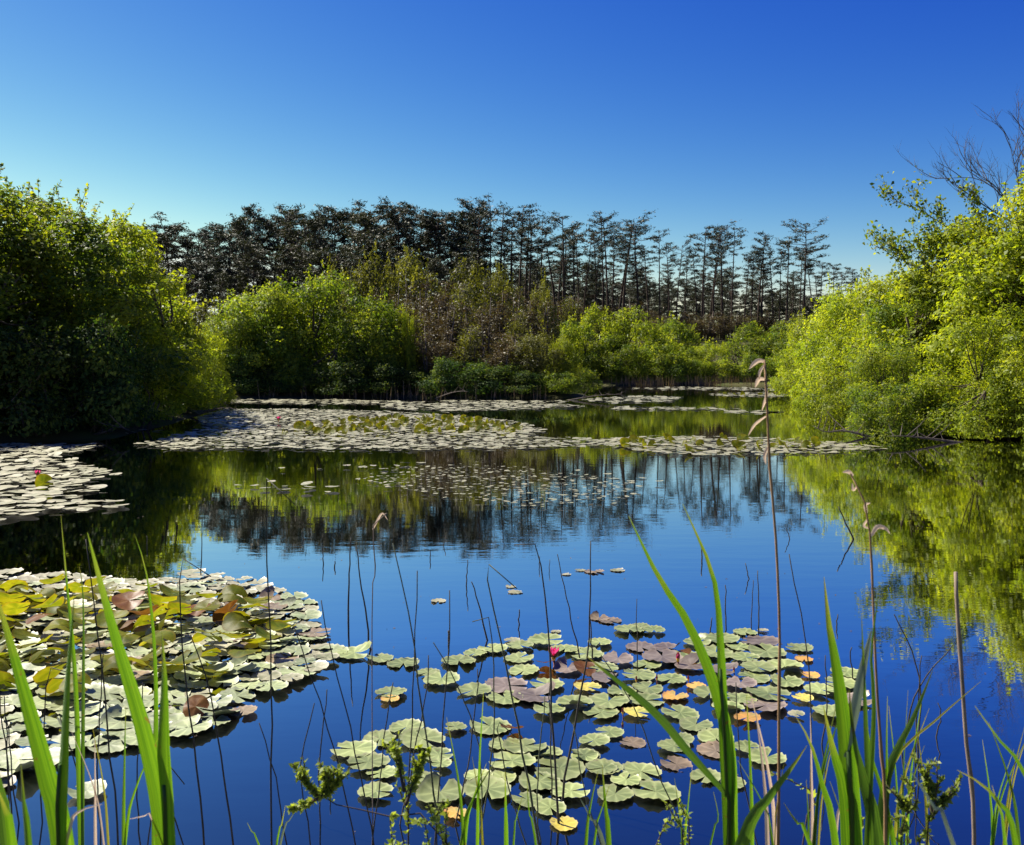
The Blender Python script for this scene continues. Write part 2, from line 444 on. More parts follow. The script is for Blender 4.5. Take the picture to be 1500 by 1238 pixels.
# ------------------------------------------------------------------ terrain and water
POND = np.array([(-20, 1.7), (-16, 8), (-13.5, 12), (-11, 15.2), (-8.7, 16.2), (-9.2, 20), (-10.2, 25), (-10.9, 28.4), (-12.4, 31), (-17, 34.4),
                 (-10, 35.8), (-3, 36.0), (3.0, 36.4), (4.0, 39), (4.2, 48), (4.6, 57), (10, 60), (16, 60), (21, 58), (19.5, 52), (15, 42), (12.6, 32),
                 (11.0, 24.5), (9.8, 19), (9.0, 17.0), (10.5, 16.4), (12.4, 15.6), (15.5, 12), (17, 6), (20, 1.7)], dtype=float) * np.array([1.0, K])

def pond_dist(X, Y):
    """signed distance to the shoreline: > 0 on land"""
    P = np.stack([X.ravel(), Y.ravel()], 1)
    best = np.full(len(P), 1e9)
    inside = np.zeros(len(P), bool)
    n = len(POND)
    for i in range(n):
        a = POND[i]; b = POND[(i + 1) % n]
        ab = b - a
        t = np.clip(((P - a) @ ab) / (ab @ ab), 0, 1)
        q = a + t[:, None] * ab
        best = np.minimum(best, np.hypot(P[:, 0] - q[:, 0], P[:, 1] - q[:, 1]))
        cond = (a[1] > P[:, 1]) != (b[1] > P[:, 1])
        xi = (b[0] - a[0]) * (P[:, 1] - a[1]) / (b[1] - a[1] + 1e-12) + a[0]
        inside ^= cond & (P[:, 0] < xi)
    return np.where(inside, -best, best).reshape(X.shape)

def sstep(a, b, x):
    t = np.clip((x - a) / (b - a), 0, 1)
    return t * t * (3 - 2 * t)

def ground_z(x, y):
    X = np.atleast_1d(np.asarray(x, float)); Y = np.atleast_1d(np.asarray(y, float))
    d = pond_dist(X, Y)
    land = 0.22 * (1 - np.exp(-np.maximum(d, 0) / 0.8)) + 0.012 * np.minimum(np.maximum(d, 0), 20)
    sub = -0.7 * (1 - np.exp(np.minimum(d, 0) / 1.5)) - 0.0
    hill = 4.4 * sstep(64 * K, 92 * K, Y + 0.35 * np.minimum(0, X) * -1.0) * (1 - sstep(125 * K, 260 * K, Y)) * (1 - 0.5 * sstep(25, 60, X))
    bump = 0.10 * np.sin(X * 0.9 + 1.3 * np.sin(Y * 0.5)) * np.sin(Y * 0.7 + X * 0.2) * sstep(0.5, 3, d)
    z = np.where(d > 0, land + hill + bump, sub)
    return z if np.ndim(x) else float(z[0])

xs = np.concatenate([-np.geomspace(3000, 60, 14), np.arange(-55, -22, 3.0), np.arange(-22, 26, 0.6), np.arange(27, 60, 3.0), np.geomspace(62, 3000, 14)])
ys = np.concatenate([-np.geomspace(2000, 10, 10), np.arange(-8, 3, 0.45), np.arange(3.2, 84, 0.75), np.arange(85, 170, 3.0), np.geomspace(175, 5000, 16)])
GX, GY = np.meshgrid(xs, ys)
GZ = ground_z(GX, GY)
nx, ny = len(xs), len(ys)
idx = np.arange(nx * ny).reshape(ny, nx)
fc = np.stack([idx[:-1, :-1], idx[:-1, 1:], idx[1:, 1:], idx[1:, :-1]], -1).reshape(-1, 4)
g = link('ground', new_mesh('ground', np.stack([GX, GY, GZ], -1).reshape(-1, 3), fc, smooth=True), M['ground'])
tag(g, 'dark leaf-littered earth of the banks and the low hill', 'ground', kind='structure')
w = link('water', new_mesh('water', [(-24, 0.5, 0), (28, 0.5, 0), (28, 80, 0), (-24, 80, 0)], [(0, 1, 2, 3)]), M['water'])
tag(w, 'still dark blue pond water mirroring trees and sky', 'water', kind='structure')

# ------------------------------------------------------------------ foliage
def nrm(a):
    return a / (np.linalg.norm(a, axis=1, keepdims=True) + 1e-9)

def leaves(pos, nor, size, rng, asp=0.5, fold=0.25, along=None):
    """one folded leaf (4 verts, 1 quad) per position"""
    n = len(pos)
    t = rng.normal(size=(n, 3)) if along is None else along + 0.5 * rng.normal(size=(n, 3))
    t = nrm(t - nor * np.sum(t * nor, 1, keepdims=True))
    b = np.cross(nor, t)
    L = (size * (0.45 + 1.1 * rng.random(n) ** 1.3))[:, None]
    W = L * asp
    v0 = pos - t * L * 0.5
    v2 = pos + t * L * 0.5
    v1 = pos + b * W * 0.5 + nor * W * fold - t * L * 0.08
    v3 = pos - b * W * 0.5 + nor * W * fold - t * L * 0.08
    V = np.stack([v0, v1, v2, v3], 1).reshape(-1, 3)
    Fc = np.arange(n * 4).reshape(n, 4)
    return V, Fc

def build_bush(seed, wd, h, n_cl, n_leaf, leaf, clump=0.17, low=0.06, shoots=60, top=1.0, fill=0.18, shoot_len=0.6, asp=0.55):
    rng = np.random.default_rng(seed)
    rx = wd / 2
    # clump centres on the dome
    ph = np.arccos(1 - rng.random(n_cl) * 1.12)
    th = rng.random(n_cl) * 2 * np.pi
    prof = np.sin(ph) ** 0.8 * np.where(np.sin(ph) > 0, 1, 0)
    k = 0.66 + 0.28 * rng.random(n_cl)
    c = np.stack([rx * prof * np.cos(th) * k, rx * prof * np.sin(th) * k * 0.92, h * (low + 0.06 + (0.86 - low) * np.maximum(np.cos(ph), -0.04) ** 1.0 * (0.82 + 0.2 * rng.random(n_cl)) * top)], 1)
    inner = rng.random(n_cl) < fill
    c[inner, :2] *= 0.5
    c[inner, 2] *= 0.75
    r = wd * clump * (0.55 + 0.8 * rng.random(n_cl))
    outw = nrm(c - np.array([0, 0, h * 0.32]))
    ctint = rng.random(n_cl)
    i = rng.choice(n_cl, n_leaf, p=r ** 2 / np.sum(r ** 2))
    d = nrm(nrm(rng.normal(size=(n_leaf, 3))) + 0.55 * outw[i])
    # sub-lobes make the clump surface uneven
    lob = 1 + 0.22 * np.sin(7 * d[:, 0] + 5 * ctint[i] * 6) * np.sin(6 * d[:, 1] + 3 * ctint[i] * 9) + 0.15 * np.sin(11 * d[:, 2] + 20 * ctint[i])
    rad = r[i] * (0.45 + 0.55 * rng.random(n_leaf) ** 0.6) * lob
    pos = c[i] + d * rad[:, None] * np.array([1, 1, 0.8])
    nor = nrm(d * 1.0 + np.array([0, 0, 0.4]) + 0.5 * rng.normal(size=(n_leaf, 3)))
    tint = np.clip(0.45 * ctint[i] + 0.55 * rng.random(n_leaf), 0, 1)
    # leafy shoots breaking the outline
    SP, SN, ST = [], [], []
    branches = []
    up = np.where(c[:, 2] > h * 0.35)[0]
    for s in range(shoots):
        q = rng.choice(up)
        dd = nrm((outw[q] * 0.8 + np.array([0, 0, 0.7]) + 0.5 * rng.normal(size=3))[None])[0]
        p0 = c[q] + nrm((outw[q] + 0.5 * rng.normal(size=3))[None])[0] * r[q] * 0.75
        L = shoot_len * (0.5 + rng.random())
        branches.append((p0 - dd * 0.3, p0 + dd * L))
        nl = int(14 + L * 18)
        u = rng.random(nl)
        SP.append(p0 + dd * (u * L)[:, None] + rng.normal(size=(nl, 3)) * (0.11 * (1.1 - u))[:, None])
        SN.append(nrm(rng.normal(size=(nl, 3)) + 0.5 * dd)); ST.append(np.full(nl, 0.4 + 0.5 * rng.random()) + 0.15 * rng.normal(size=nl))
    if SP:
        pos = np.concatenate([pos] + SP); nor = np.concatenate([nor] + SN); tint = np.clip(np.concatenate([tint] + ST), 0, 1)
    keep = pos[:, 2] > 0.03
    pos, nor, tint = pos[keep], nor[keep], tint[keep]
    V, Fc = leaves(pos, nor, leaf, rng, asp)
    crown = new_mesh('crown', V, Fc, np.repeat(tint, 4))
    mb = MB()
    pr = random.Random(seed)
    nst = 5
    bases = [Vector((pr.uniform(-.12, .12) * wd, pr.uniform(-.1, .1) * wd, -0.4)) for _ in range(nst)]
    forks = []
    for b in bases:
        f = Vector((b.x * 2.2, b.y * 2.2, h * pr.uniform(0.3, 0.45)))
        forks.append(f)
        mb.tube([b, b.lerp(f, 0.5) + Vector((pr.uniform(-.1, .1), pr.uniform(-.1, .1), 0)), f], [h * 0.016, h * 0.012, h * 0.009], 6)
    for q in range(n_cl):
        e = Vector(c[q]); f = min(forks, key=lambda a: (a - e).length)
        mid = f.lerp(e, 0.5) + Vector((pr.uniform(-.15, .15), pr.uniform(-.15, .15), -0.1))
        mb.tube([f, mid, e], [h * 0.007, h * 0.005, h * 0.002], 4, cap=False)
    for a, b in branches:
        mb.tube([Vector(a), Vector(b)], [0.012, 0.004], 3, cap=False)
    return crown, mb.mesh('trunk'), wd, h

def build_scrub(seed, wd, h, n_stem=7, n_twig=70, n_leaf=5000, leaf=0.12):
    """thin upright trees with sparse foliage and many bare twigs"""
    rng = np.random.default_rng(seed); pr = random.Random(seed)
    mb = MB(); tips = []
    for s in range(n_stem):
        a = pr.uniform(0, 6.28); rr = pr.uniform(0, 0.5) * wd * 0.8
        b = Vector((math.cos(a) * rr * 0.6, math.sin(a) * rr * 0.6, -0.4))
        hh = h * pr.uniform(0.6, 1.0)
        t = Vector((math.cos(a) * rr + pr.uniform(-.3, .3), math.sin(a) * rr, hh))
        m1 = b.lerp(t, 0.5) + Vector((pr.uniform(-.15, .15), pr.uniform(-.15, .15), 0))
        mb.tube([b, m1, t], [0.07, 0.05, 0.015], 5)
        for k in range(n_twig // n_stem):
            u = pr.uniform(0.25, 0.98)
            p0 = (b.lerp(m1, u * 2) if u < 0.5 else m1.lerp(t, u * 2 - 1))
            an = pr.uniform(0, 6.28); L = pr.uniform(0.4, 1.3) * (1.15 - u) * wd * 0.4
            p1 = p0 + Vector((math.cos(an) * L, math.sin(an) * L, L * pr.uniform(0.4, 1.3)))
            mb.tube([p0, p1], [0.02, 0.006], 3, cap=False)
            tips.append((p0, p1))
            for j in range(3):
                q0 = p0.lerp(p1, pr.uniform(0.3, 0.9))
                q1 = q0 + Vector((pr.uniform(-.4, .4), pr.uniform(-.4, .4), pr.uniform(0.1, 0.6)))
                mb.tube([q0, q1], [0.012, 0.005], 3, cap=False)
                tips.append((q0, q1))
    A = np.array([t[0] for t in tips]); B = np.array([t[1] for t in tips])
    i = rng.integers(0, len(A), n_leaf); u = rng.random(n_leaf)[:, None] * 1.1
    pos = A[i] + (B[i] - A[i]) * u + rng.normal(size=(n_leaf, 3)) * 0.16
    V, Fc = leaves(pos, nrm(rng.normal(size=(n_leaf, 3)) + np.array([0, 0, 0.3])), leaf, rng, 0.5)
    ti = np.clip(0.5 * (rng.random(len(A))[i]) + 0.5 * rng.random(n_leaf), 0, 1)
    return new_mesh('crown', V, Fc, np.repeat(ti, 4)), mb.mesh('trunk'), wd, h

def build_pine(seed, h=18.0, crown=0.36, spread=2.4, n_br=34, tufts=34, lean=0.0, stubs=10, dens=1.0):
    rng = np.random.default_rng(seed); pr = random.Random(seed)
    mb = MB()
    sx = pr.uniform(-.5, .5) + lean; sy = pr.uniform(-.4, .4)
    kx = pr.uniform(-.35, .35)
    def axis(t):
        return Vector((sx * t * t + kx * math.sin(t * 5), sy * t * t, h * t))
    pts = [axis(i / 12) for i in range(13)]
    rad = [0.20 * (1 - 0.80 * (i / 12)) for i in range(13)]
    pts[0].z = -0.8
    mb.tube(pts, rad, 7)
    SEG = []
    for k in range(n_br):
        u = (k + pr.random()) / n_br
        t = 1 - crown * (1 - u) ** 1.0
        t = min(t, 0.985)
        p0 = axis(t)
        prof = (0.45 + 0.55 * math.sin(math.pi * min(1, (1 - u) * 0.9 + 0.12))) * spread
        L = prof * pr.uniform(0.45, 1.1)
        an = pr.uniform(0, 6.283)
        if pr.random() < 0.35: an = pr.gauss(0.2, 0.6)
        d = Vector((math.cos(an), math.sin(an), 0))
        rise = pr.uniform(-0.05, 0.45) + 0.5 * u * u
        p1 = p0 + d * L * 0.55 + Vector((0, 0, L * rise * 0.35))
        p2 = p0 + d * L + Vector((0, 0, L * rise))
        mb.tube([p0, p1, p2], [0.055, 0.035, 0.012], 4, cap=False)
        SEG.append((p1 - d * 0.1 * L, p2, L))
        for j in range(3):
            an2 = an + pr.choice((-1, 1)) * pr.uniform(0.4, 1.0)
            q0 = p0.lerp(p2, pr.uniform(0.45, 0.85))
            q1 = q0 + Vector((math.cos(an2), math.sin(an2), pr.uniform(0.0, 0.4))) * L * pr.uniform(0.25, 0.45)
            mb.tube([q0, q1], [0.025, 0.008], 3, cap=False)
            SEG.append((q0, q1, L * 0.5))
    for k in range(stubs):
        t = pr.uniform(0.35, 1 - crown)
        p0 = axis(t); an = pr.uniform(0, 6.283); L = pr.uniform(0.4, 1.7)
        p1 = p0 + Vector((math.cos(an) * L, math.sin(an) * L, pr.uniform(-.3, .5)))
        mb.tube([p0, p1], [0.03, 0.008], 3, cap=False)
        if pr.random() < 0.4 * dens: SEG.append((p0.lerp(p1, 0.6), p1, 0.5))
    P, N, T, AL = [], [], [], []
    for a, b, L in SEG:
        n_t = max(5, int(tufts * dens * (0.5 + L / spread)))
        u = rng.random(n_t)
        base = np.array(a) + (np.array(b) - np.array(a)) * u[:, None]
        off = rng.normal(size=(n_t, 3)) * np.array([0.28, 0.28, 0.08])
        P.append(base + off + np.array([0, 0, 0.08]))
        al = nrm(rng.normal(size=(n_t, 3)) * np.array([1, 1, 0.5]) + np.array([0, 0, 0.5]))
        AL.append(al)
        N.append(nrm(rng.normal(size=(n_t, 3)))); T.append(np.full(n_t, rng.random() * 0.6) + 0.4 * rng.random(n_t))
    P = np.concatenate(P); N = np.concatenate(N); T = np.concatenate(T); AL = np.concatenate(AL)
    N = nrm(N - AL * np.sum(N * AL, 1, keepdims=True))
    V, Fc = leaves(P, N, 0.36, rng, 0.25, 0.1, along=AL * 3)
    return new_mesh('crown', V, Fc, np.repeat(np.clip(T, 0, 1), 4)), mb.mesh('trunk'), spread * 2, h

def place(proto, name, px, y, top_py, label, cat, group=None, mat=None, w_px=None, rz=None, bark='bark', seed=0, sink=0.0, x=None):
    """stand a tree at depth y below pixel column px; its height reaches pixel row top_py, its width w_px"""
    crown, trunk, wd, h = proto
    y = y * K
    pr = random.Random(int(px * 131 + y / K * 17 + seed))
    X = at_depth(px, 600, y).x if x is None else x
    gz = ground_z(X, y) - sink
    H = at_depth(px, top_py, y).z - gz
    sz = H / h
    sw = sz if w_px is None else (w_px / F * y) / wd
    if name == 'pine_tree': sw *= pr.uniform(0.85, 1.4)
    e = thing(name, (X, y, gz), label, cat, group, rz if rz is not None else pr.uniform(0, 6.283), (sw, sw, sz))
    if name == 'pine_tree': e.rotation_euler = (pr.gauss(0, 0.03), pr.gauss(0, 0.03), e.rotation_euler[2])
    link('trunk', trunk, M[bark], e)
    link('crown', crown, M[mat], e)
    return e

# prototypes
BUSH = [build_bush(11 + i, 5.0, 4.6, 58, 32000, 0.10, clump=0.145) for i in range(4)]
TALL = [build_bush(31 + i, 5.5, 6.6, 76, 42000, 0.115, clump=0.13, shoots=120, shoot_len=0.7) for i in range(3)]
LOW = [build_bush(51 + i, 3.2, 2.0, 28, 11000, 0.09, clump=0.17, shoots=50, shoot_len=0.4) for i in range(2)]
FAR = [build_bush(61 + i, 6.0, 5.2, 44, 15000, 0.15, clump=0.15, shoots=60) for i in range(3)]
SCRUB = [build_scrub(71 + i, 3.2, 6.5) for i in range(3)]
OPEN_PINE = [build_pine(81 + i, crown=[0.28, 0.42, 0.33, 0.5, 0.24][i], spread=[2.5, 2.2, 3.0, 2.3, 2.6][i], n_br=[17, 26, 22, 30, 15][i], tufts=17, lean=0.6 * (-1) ** i, stubs=12) for i in range(5)]
DENSE_PINE = [build_pine(91 + i, crown=0.62, spread=2.9, n_br=62, tufts=34, stubs=8) for i in range(3)]
WIDE_PINE = build_pine(131, crown=0.34, spread=3.6, n_br=26, tufts=20, stubs=8)
THIN_PINE = [build_pine(101 + i, crown=0.26, spread=2.0, n_br=18, tufts=20, lean=-0.5, stubs=14, dens=0.9) for i in range(2)]

# ---- left bank
LG = 'trees of the shaded bank beside the pale lily raft'
LL = 'tall dark green leafy tree on the shaded bank above the pale lily raft'
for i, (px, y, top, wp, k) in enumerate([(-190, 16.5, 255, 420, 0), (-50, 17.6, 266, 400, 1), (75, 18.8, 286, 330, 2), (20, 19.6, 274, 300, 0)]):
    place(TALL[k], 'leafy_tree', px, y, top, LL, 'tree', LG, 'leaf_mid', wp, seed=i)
place(TALL[0], 'leafy_tree', 150, 20.6, 318, 'leafy tree with spiky top shoots sloping down toward the pines', 'tree', None, 'leaf_bright', 290)  # brighter leaf material stands in for sunlight on this flank
place(TALL[1], 'leafy_tree', 196, 23.5, 345, 'yellow-green leafy tree between the dark bank trees and the pointed bright bush', 'tree', None, 'leaf_bright', 200)  # sunlit foliage painted by the brighter leaf colour
place(BUSH[0], 'leafy_bush', 235, 26.0, 425, 'rounded yellow-green bush near the tip of the shaded bank', 'bush', None, 'leaf_bright', 170)
place(BUSH[1], 'leafy_bush', 282, 28.6, 475, 'bright lime bush at the very tip of the shaded bank', 'bush', None, 'leaf_bright', 110)
place(LOW[0], 'leafy_bush', 312, 28.8, 548, 'small bright lime bush touching the water at the tip of the shaded bank', 'bush', None, 'leaf_bright', 62)
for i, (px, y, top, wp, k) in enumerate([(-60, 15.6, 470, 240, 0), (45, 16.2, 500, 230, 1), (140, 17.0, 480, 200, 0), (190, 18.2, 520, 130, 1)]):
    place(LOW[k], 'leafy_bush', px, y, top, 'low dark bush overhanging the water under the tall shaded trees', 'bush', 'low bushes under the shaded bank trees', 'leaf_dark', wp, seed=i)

for i, (px, y, top, wp, k) in enumerate([(215, 20.5, 455, 150, 0), (250, 24.0, 470, 130, 1)]):
    place(BUSH[k], 'leafy_bush', px, y, top, ['yellow-green bush hanging to the water just past the low dark bushes', 'yellow-green bush hanging to the water next to the lime bush at the bank tip'][i], 'bush', None, 'leaf_bright', wp, seed=i)  # sunlight on the lower flank put into the brighter leaf colour

# ---- middle bank
MG = 'rounded green bushes of the middle bank'
ML = 'big rounded green bush standing on the middle bank before the dense pines'
for i, (px, y, top, wp, k) in enumerate([(385, 38.0, 420, 170, 0), (425, 38.6, 412, 150, 1), (495, 38.2, 404, 180, 2), (560, 38.8, 432, 130, 3), (345, 37.2, 452, 100, 1)]):
    place(BUSH[k], 'leafy_bush', px, y, top, 'big rounded green bush, %s along the middle bank from the shaded bank' % ['second', 'third', 'fourth', 'fifth', 'first'][i], 'bush', MG, 'leaf_mid', wp, seed=i)
place(BUSH[2], 'leafy_bush', 292, 39.5, 445, 'yellowish bush filling the gap between the shaded bank and the middle bank', 'bush', None, 'leaf_olive', 110)
for i, px in enumerate([352, 410, 462, 520, 575, 628, 676, 730, 772]):
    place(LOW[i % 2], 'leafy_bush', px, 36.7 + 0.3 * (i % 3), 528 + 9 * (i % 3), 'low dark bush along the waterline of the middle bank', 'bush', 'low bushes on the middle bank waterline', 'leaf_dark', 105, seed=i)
SG = 'thin brown scrub trees of the middle bank'
for i, (px, y, top) in enumerate([(600, 39, 440), (625, 42, 425), (652, 40, 432), (680, 44, 405), (706, 40.5, 436), (735, 43, 412), (762, 40.5, 446), (575, 44, 415), (655, 47, 395), (718, 48, 392), (605, 47, 400), (780, 45, 425), (690, 38.4, 470), (640, 38, 475), (745, 38.3, 480)]):
    place(SCRUB[i % 3], 'scrub_tree', px, y, top, 'thin brown many-stemmed scrub tree on the middle bank', 'tree', SG, 'leaf_brown' if i % 3 else 'leaf_olive', 75 + 10 * (i % 3), bark='twig_grey', seed=i)
for i, (px, y, top, wp) in enumerate([(545, 54, 372, 110), (610, 55, 376, 120), (675, 56, 382, 110), (480, 56, 388, 100), (740, 56, 398, 90)]):
    place(FAR[i % 3], 'olive_tree', px, y, top, 'dull olive leafy tree rising behind the brown scrub below the pines', 'tree', 'olive trees behind the scrub', 'leaf_olive', wp, seed=i)
place(FAR[0], 'leafy_tree', 792, 50, 408, 'upright yellow-green tree rising where the scrub ends', 'tree', None, 'leaf_olive', 60)
place(BUSH[3], 'leafy_bush', 785, 38.5, 485, 'olive bush beside the scrub at the point of the middle bank', 'bush', None, 'leaf_olive', 95)
place(BUSH[0], 'leafy_bush', 822, 38.6, 492, 'bright yellow-green bush at the point of the middle bank', 'bush', None, 'leaf_bright', 62)
place(LOW[1], 'leafy_bush', 815, 37.2, 545, 'small leafy bush at the foot of the bright bush on the middle point', 'bush', None, 'leaf_mid', 70)
place(LOW[1], 'leafy_bush', 848, 44, 540, 'low bush on the inner side of the middle point facing the far bank', 'bush', None, 'leaf_mid', 70)
place(LOW[0], 'lime_shrub', 598, 38.0, 459, 'small lime shrub glowing among the brown scrub', 'bush', None, 'leaf_bright', 22)

# ---- far bank
FG = 'green bushes of the far bank'
FL = 'rounded green bush on the far bank below the open row of pines'
for i, (px, y, top, wp, k) in enumerate([(845, 62, 466, 95, 0), (880, 64, 455, 90, 1), (940, 64, 452, 110, 2), (985, 66, 464, 90, 0), (1095, 67, 478, 95, 1), (1135, 66, 472, 95, 2), (900, 61.5, 492, 90, 2), (965, 62, 496, 90, 1), (1180, 63, 480, 110, 0)]):
    place(FAR[k], 'leafy_bush', px, y, top, FL, 'bush', FG, 'leaf_bright' if i in (1, 2) else 'leaf_mid', wp, seed=i)
place(FAR[0], 'leafy_bush', 1040, 62.5, 500, 'pale light green bush on the far bank', 'bush', None, 'leaf_bright', 75)
place(FAR[1], 'leafy_bush', 1012, 63, 512, 'low fresh green bush beside the pale one on the far bank', 'bush', None, 'leaf_mid', 60)

for i, (px, wp) in enumerate([(850, 60), (885, 70), (925, 65), (975, 70), (1025, 60), (1075, 75), (1115, 70), (1160, 80)]):
    place(LOW[i % 2], 'leafy_bush', px, 61.0 + 0.4 * (i % 3), 520 + 8 * (i % 3), 'low dark green bush at the far waterline behind the reed bed', 'bush', 'low bushes of the far waterline', 'leaf_mid', wp, seed=i)

# ---- right bank
for i, (px, y, top, wp) in enumerate([(1345, 17.6, 560, 130), (1400, 17.0, 575, 130), (1450, 16.6, 560, 130), (1510, 16.2, 565, 150), (1570, 15.8, 560, 160)]):
    place(LOW[(i + 1) % 2], 'leafy_bush', px, y, top, 'low leafy bush trailing over the water at the foot of the sunlit bank', 'bush', 'low bushes at the foot of the sunlit bank', 'leaf_mid' if i in (0, 1) else 'leaf_bright', wp, seed=i)  # first two get darker leaves, painting the shade of the hollow
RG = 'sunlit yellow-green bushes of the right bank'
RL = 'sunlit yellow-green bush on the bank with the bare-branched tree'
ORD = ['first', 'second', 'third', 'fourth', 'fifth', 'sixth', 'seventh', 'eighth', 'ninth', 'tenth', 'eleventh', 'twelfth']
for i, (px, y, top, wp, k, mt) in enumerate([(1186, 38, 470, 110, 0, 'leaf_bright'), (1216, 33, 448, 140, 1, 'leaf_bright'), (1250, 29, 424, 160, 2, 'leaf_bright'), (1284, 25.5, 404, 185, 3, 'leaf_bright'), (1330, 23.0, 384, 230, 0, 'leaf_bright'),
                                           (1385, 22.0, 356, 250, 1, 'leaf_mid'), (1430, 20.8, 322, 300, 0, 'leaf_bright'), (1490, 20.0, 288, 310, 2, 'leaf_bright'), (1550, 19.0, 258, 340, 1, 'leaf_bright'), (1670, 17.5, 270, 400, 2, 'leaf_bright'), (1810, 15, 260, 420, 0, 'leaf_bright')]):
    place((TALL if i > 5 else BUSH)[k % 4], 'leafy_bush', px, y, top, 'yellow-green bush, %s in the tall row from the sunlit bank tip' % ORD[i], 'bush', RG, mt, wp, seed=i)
place(BUSH[1], 'leafy_bush', 1308, 18.6, 500, 'dark green bush standing in the hollow of the sunlit bank', 'bush', None, 'leaf_mid', 140)  # darker leaf material puts the hollow's shade into the colour
place(LOW[0], 'leafy_bush', 1290, 17.2, 572, 'low dark green bush overhanging the water at the hollow of the sunlit bank', 'bush', None, 'leaf_mid', 130)  # shade at the foot of the hollow painted with darker leaves
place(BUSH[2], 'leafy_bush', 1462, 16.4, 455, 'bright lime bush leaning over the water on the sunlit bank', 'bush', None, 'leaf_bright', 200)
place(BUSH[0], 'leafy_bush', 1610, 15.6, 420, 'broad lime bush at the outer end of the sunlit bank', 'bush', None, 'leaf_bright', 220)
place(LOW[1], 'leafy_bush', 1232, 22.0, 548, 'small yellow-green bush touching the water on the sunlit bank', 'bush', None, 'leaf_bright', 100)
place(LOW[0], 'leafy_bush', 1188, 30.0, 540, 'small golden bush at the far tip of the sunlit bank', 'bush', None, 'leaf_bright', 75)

# tree with a reaching leafy limb and a bare-topped tree on the right bank
def branch_tree(name, px, y, limbs, label, leafy, seed, rad=0.09):
    y = y * K
    pr = random.Random(seed); rng = np.random.default_rng(seed)
    base = at_depth(px, 600, y); gz = ground_z(base.x, y); base.z = gz
    e = thing(name, base, label, 'tree')
    mb = MB(); tips = []
    mb.tube([Vector((0, 0, -0.3)), Vector((0.1, 0, 2.0)), at_depth(*limbs[0][0], y) - base], [rad * 1.6, rad * 1.3, rad], 7)
    bb = MB()
    def grow(p, d, L, r, depth):
        n = 4; pts = [p]; dd = d.copy()
        for i in range(n):
            dd = (dd + Vector((pr.uniform(-.22, .22), pr.uniform(-.22, .22), pr.uniform(-.1, .2)))).normalized()
            pts.append(pts[-1] + dd * L / n)
        bb.tube(pts, [r * (1 - 0.16 * i) for i in range(n + 1)], 4, cap=False)
        tips.append((pts[1], pts[-1]))
        if depth > 0:
            for k in range(3):
                q = pts[pr.randint(1, n)]
                nd = (dd + Vector((pr.uniform(-.8, .8), pr.uniform(-.6, .6), pr.uniform(-.2, .7)))).normalized()
                grow(q, nd, L * pr.uniform(0.45, 0.75), r * 0.5, depth - 1)
    for L in limbs:
        pts = [at_depth(a, b, y + pr.uniform(-.4, .4)) - base for a, b in L]
        c = catmull(pts, 10)
        bb.tube(c, [rad * 0.75 * (1 - 0.085 * i) for i in range(11)], 5, cap=False)
        for k in range(3, 11):
            t = (c[k] - c[k - 1]).normalized()
            nd = (t + Vector((pr.uniform(-.8, .8), pr.uniform(-.8, .8), pr.uniform(-.2, .9)))).normalized()
            grow(c[k], nd, pr.uniform(0.35, 0.8) if leafy else pr.uniform(0.5, 1.1), 0.012, 2)
    link('trunk', mb.mesh('trunk'), M['twig_grey'], e)
    link('branches', bb.mesh('branches'), M['twig_grey'], e)
    if leafy:
        A = np.array([t[0] for t in tips]); B = np.array([t[1] for t in tips])
        nl = leafy
        i = rng.integers(0, len(A), nl); u = rng.random(nl)[:, None]
        pos = A[i] + (B[i] - A[i]) * u + rng.normal(size=(nl, 3)) * 0.11
        V, Fc = leaves(pos, nrm(rng.normal(size=(nl, 3)) + np.array([0, 0, .4])), 0.11, rng, 0.6)
        link('crown', new_mesh('crown', V, Fc, np.repeat(rng.random(nl), 4)), M['leaf_mid'], e)
    return e
branch_tree('leafy_tree', 1450, 21.5, [[(1450, 420), (1400, 345), (1350, 310), (1315, 295)], [(1440, 430), (1390, 385), (1340, 368), (1302, 366)], [(1450, 420), (1440, 340), (1425, 300)], [(1430, 430), (1370, 400), (1320, 385)]],
            'tree with long leafy limbs reaching over the sunlit bushes', 2600, 5, 0.045)
branch_tree('bare_tree', 1495, 21.0, [[(1500, 330), (1490, 260), (1478, 205)], [(1500, 330), (1460, 275), (1415, 245)], [(1500, 340), (1470, 290), (1432, 262), (1372, 262)], [(1505, 320), (1505, 250), (1500, 190)], [(1490, 330), (1440, 300), (1400, 270)], [(1520, 300), (1530, 250), (1545, 205)]],
            'bare grey tree with leafless branches rising above the sunlit bushes', 0, 6, 0.035)

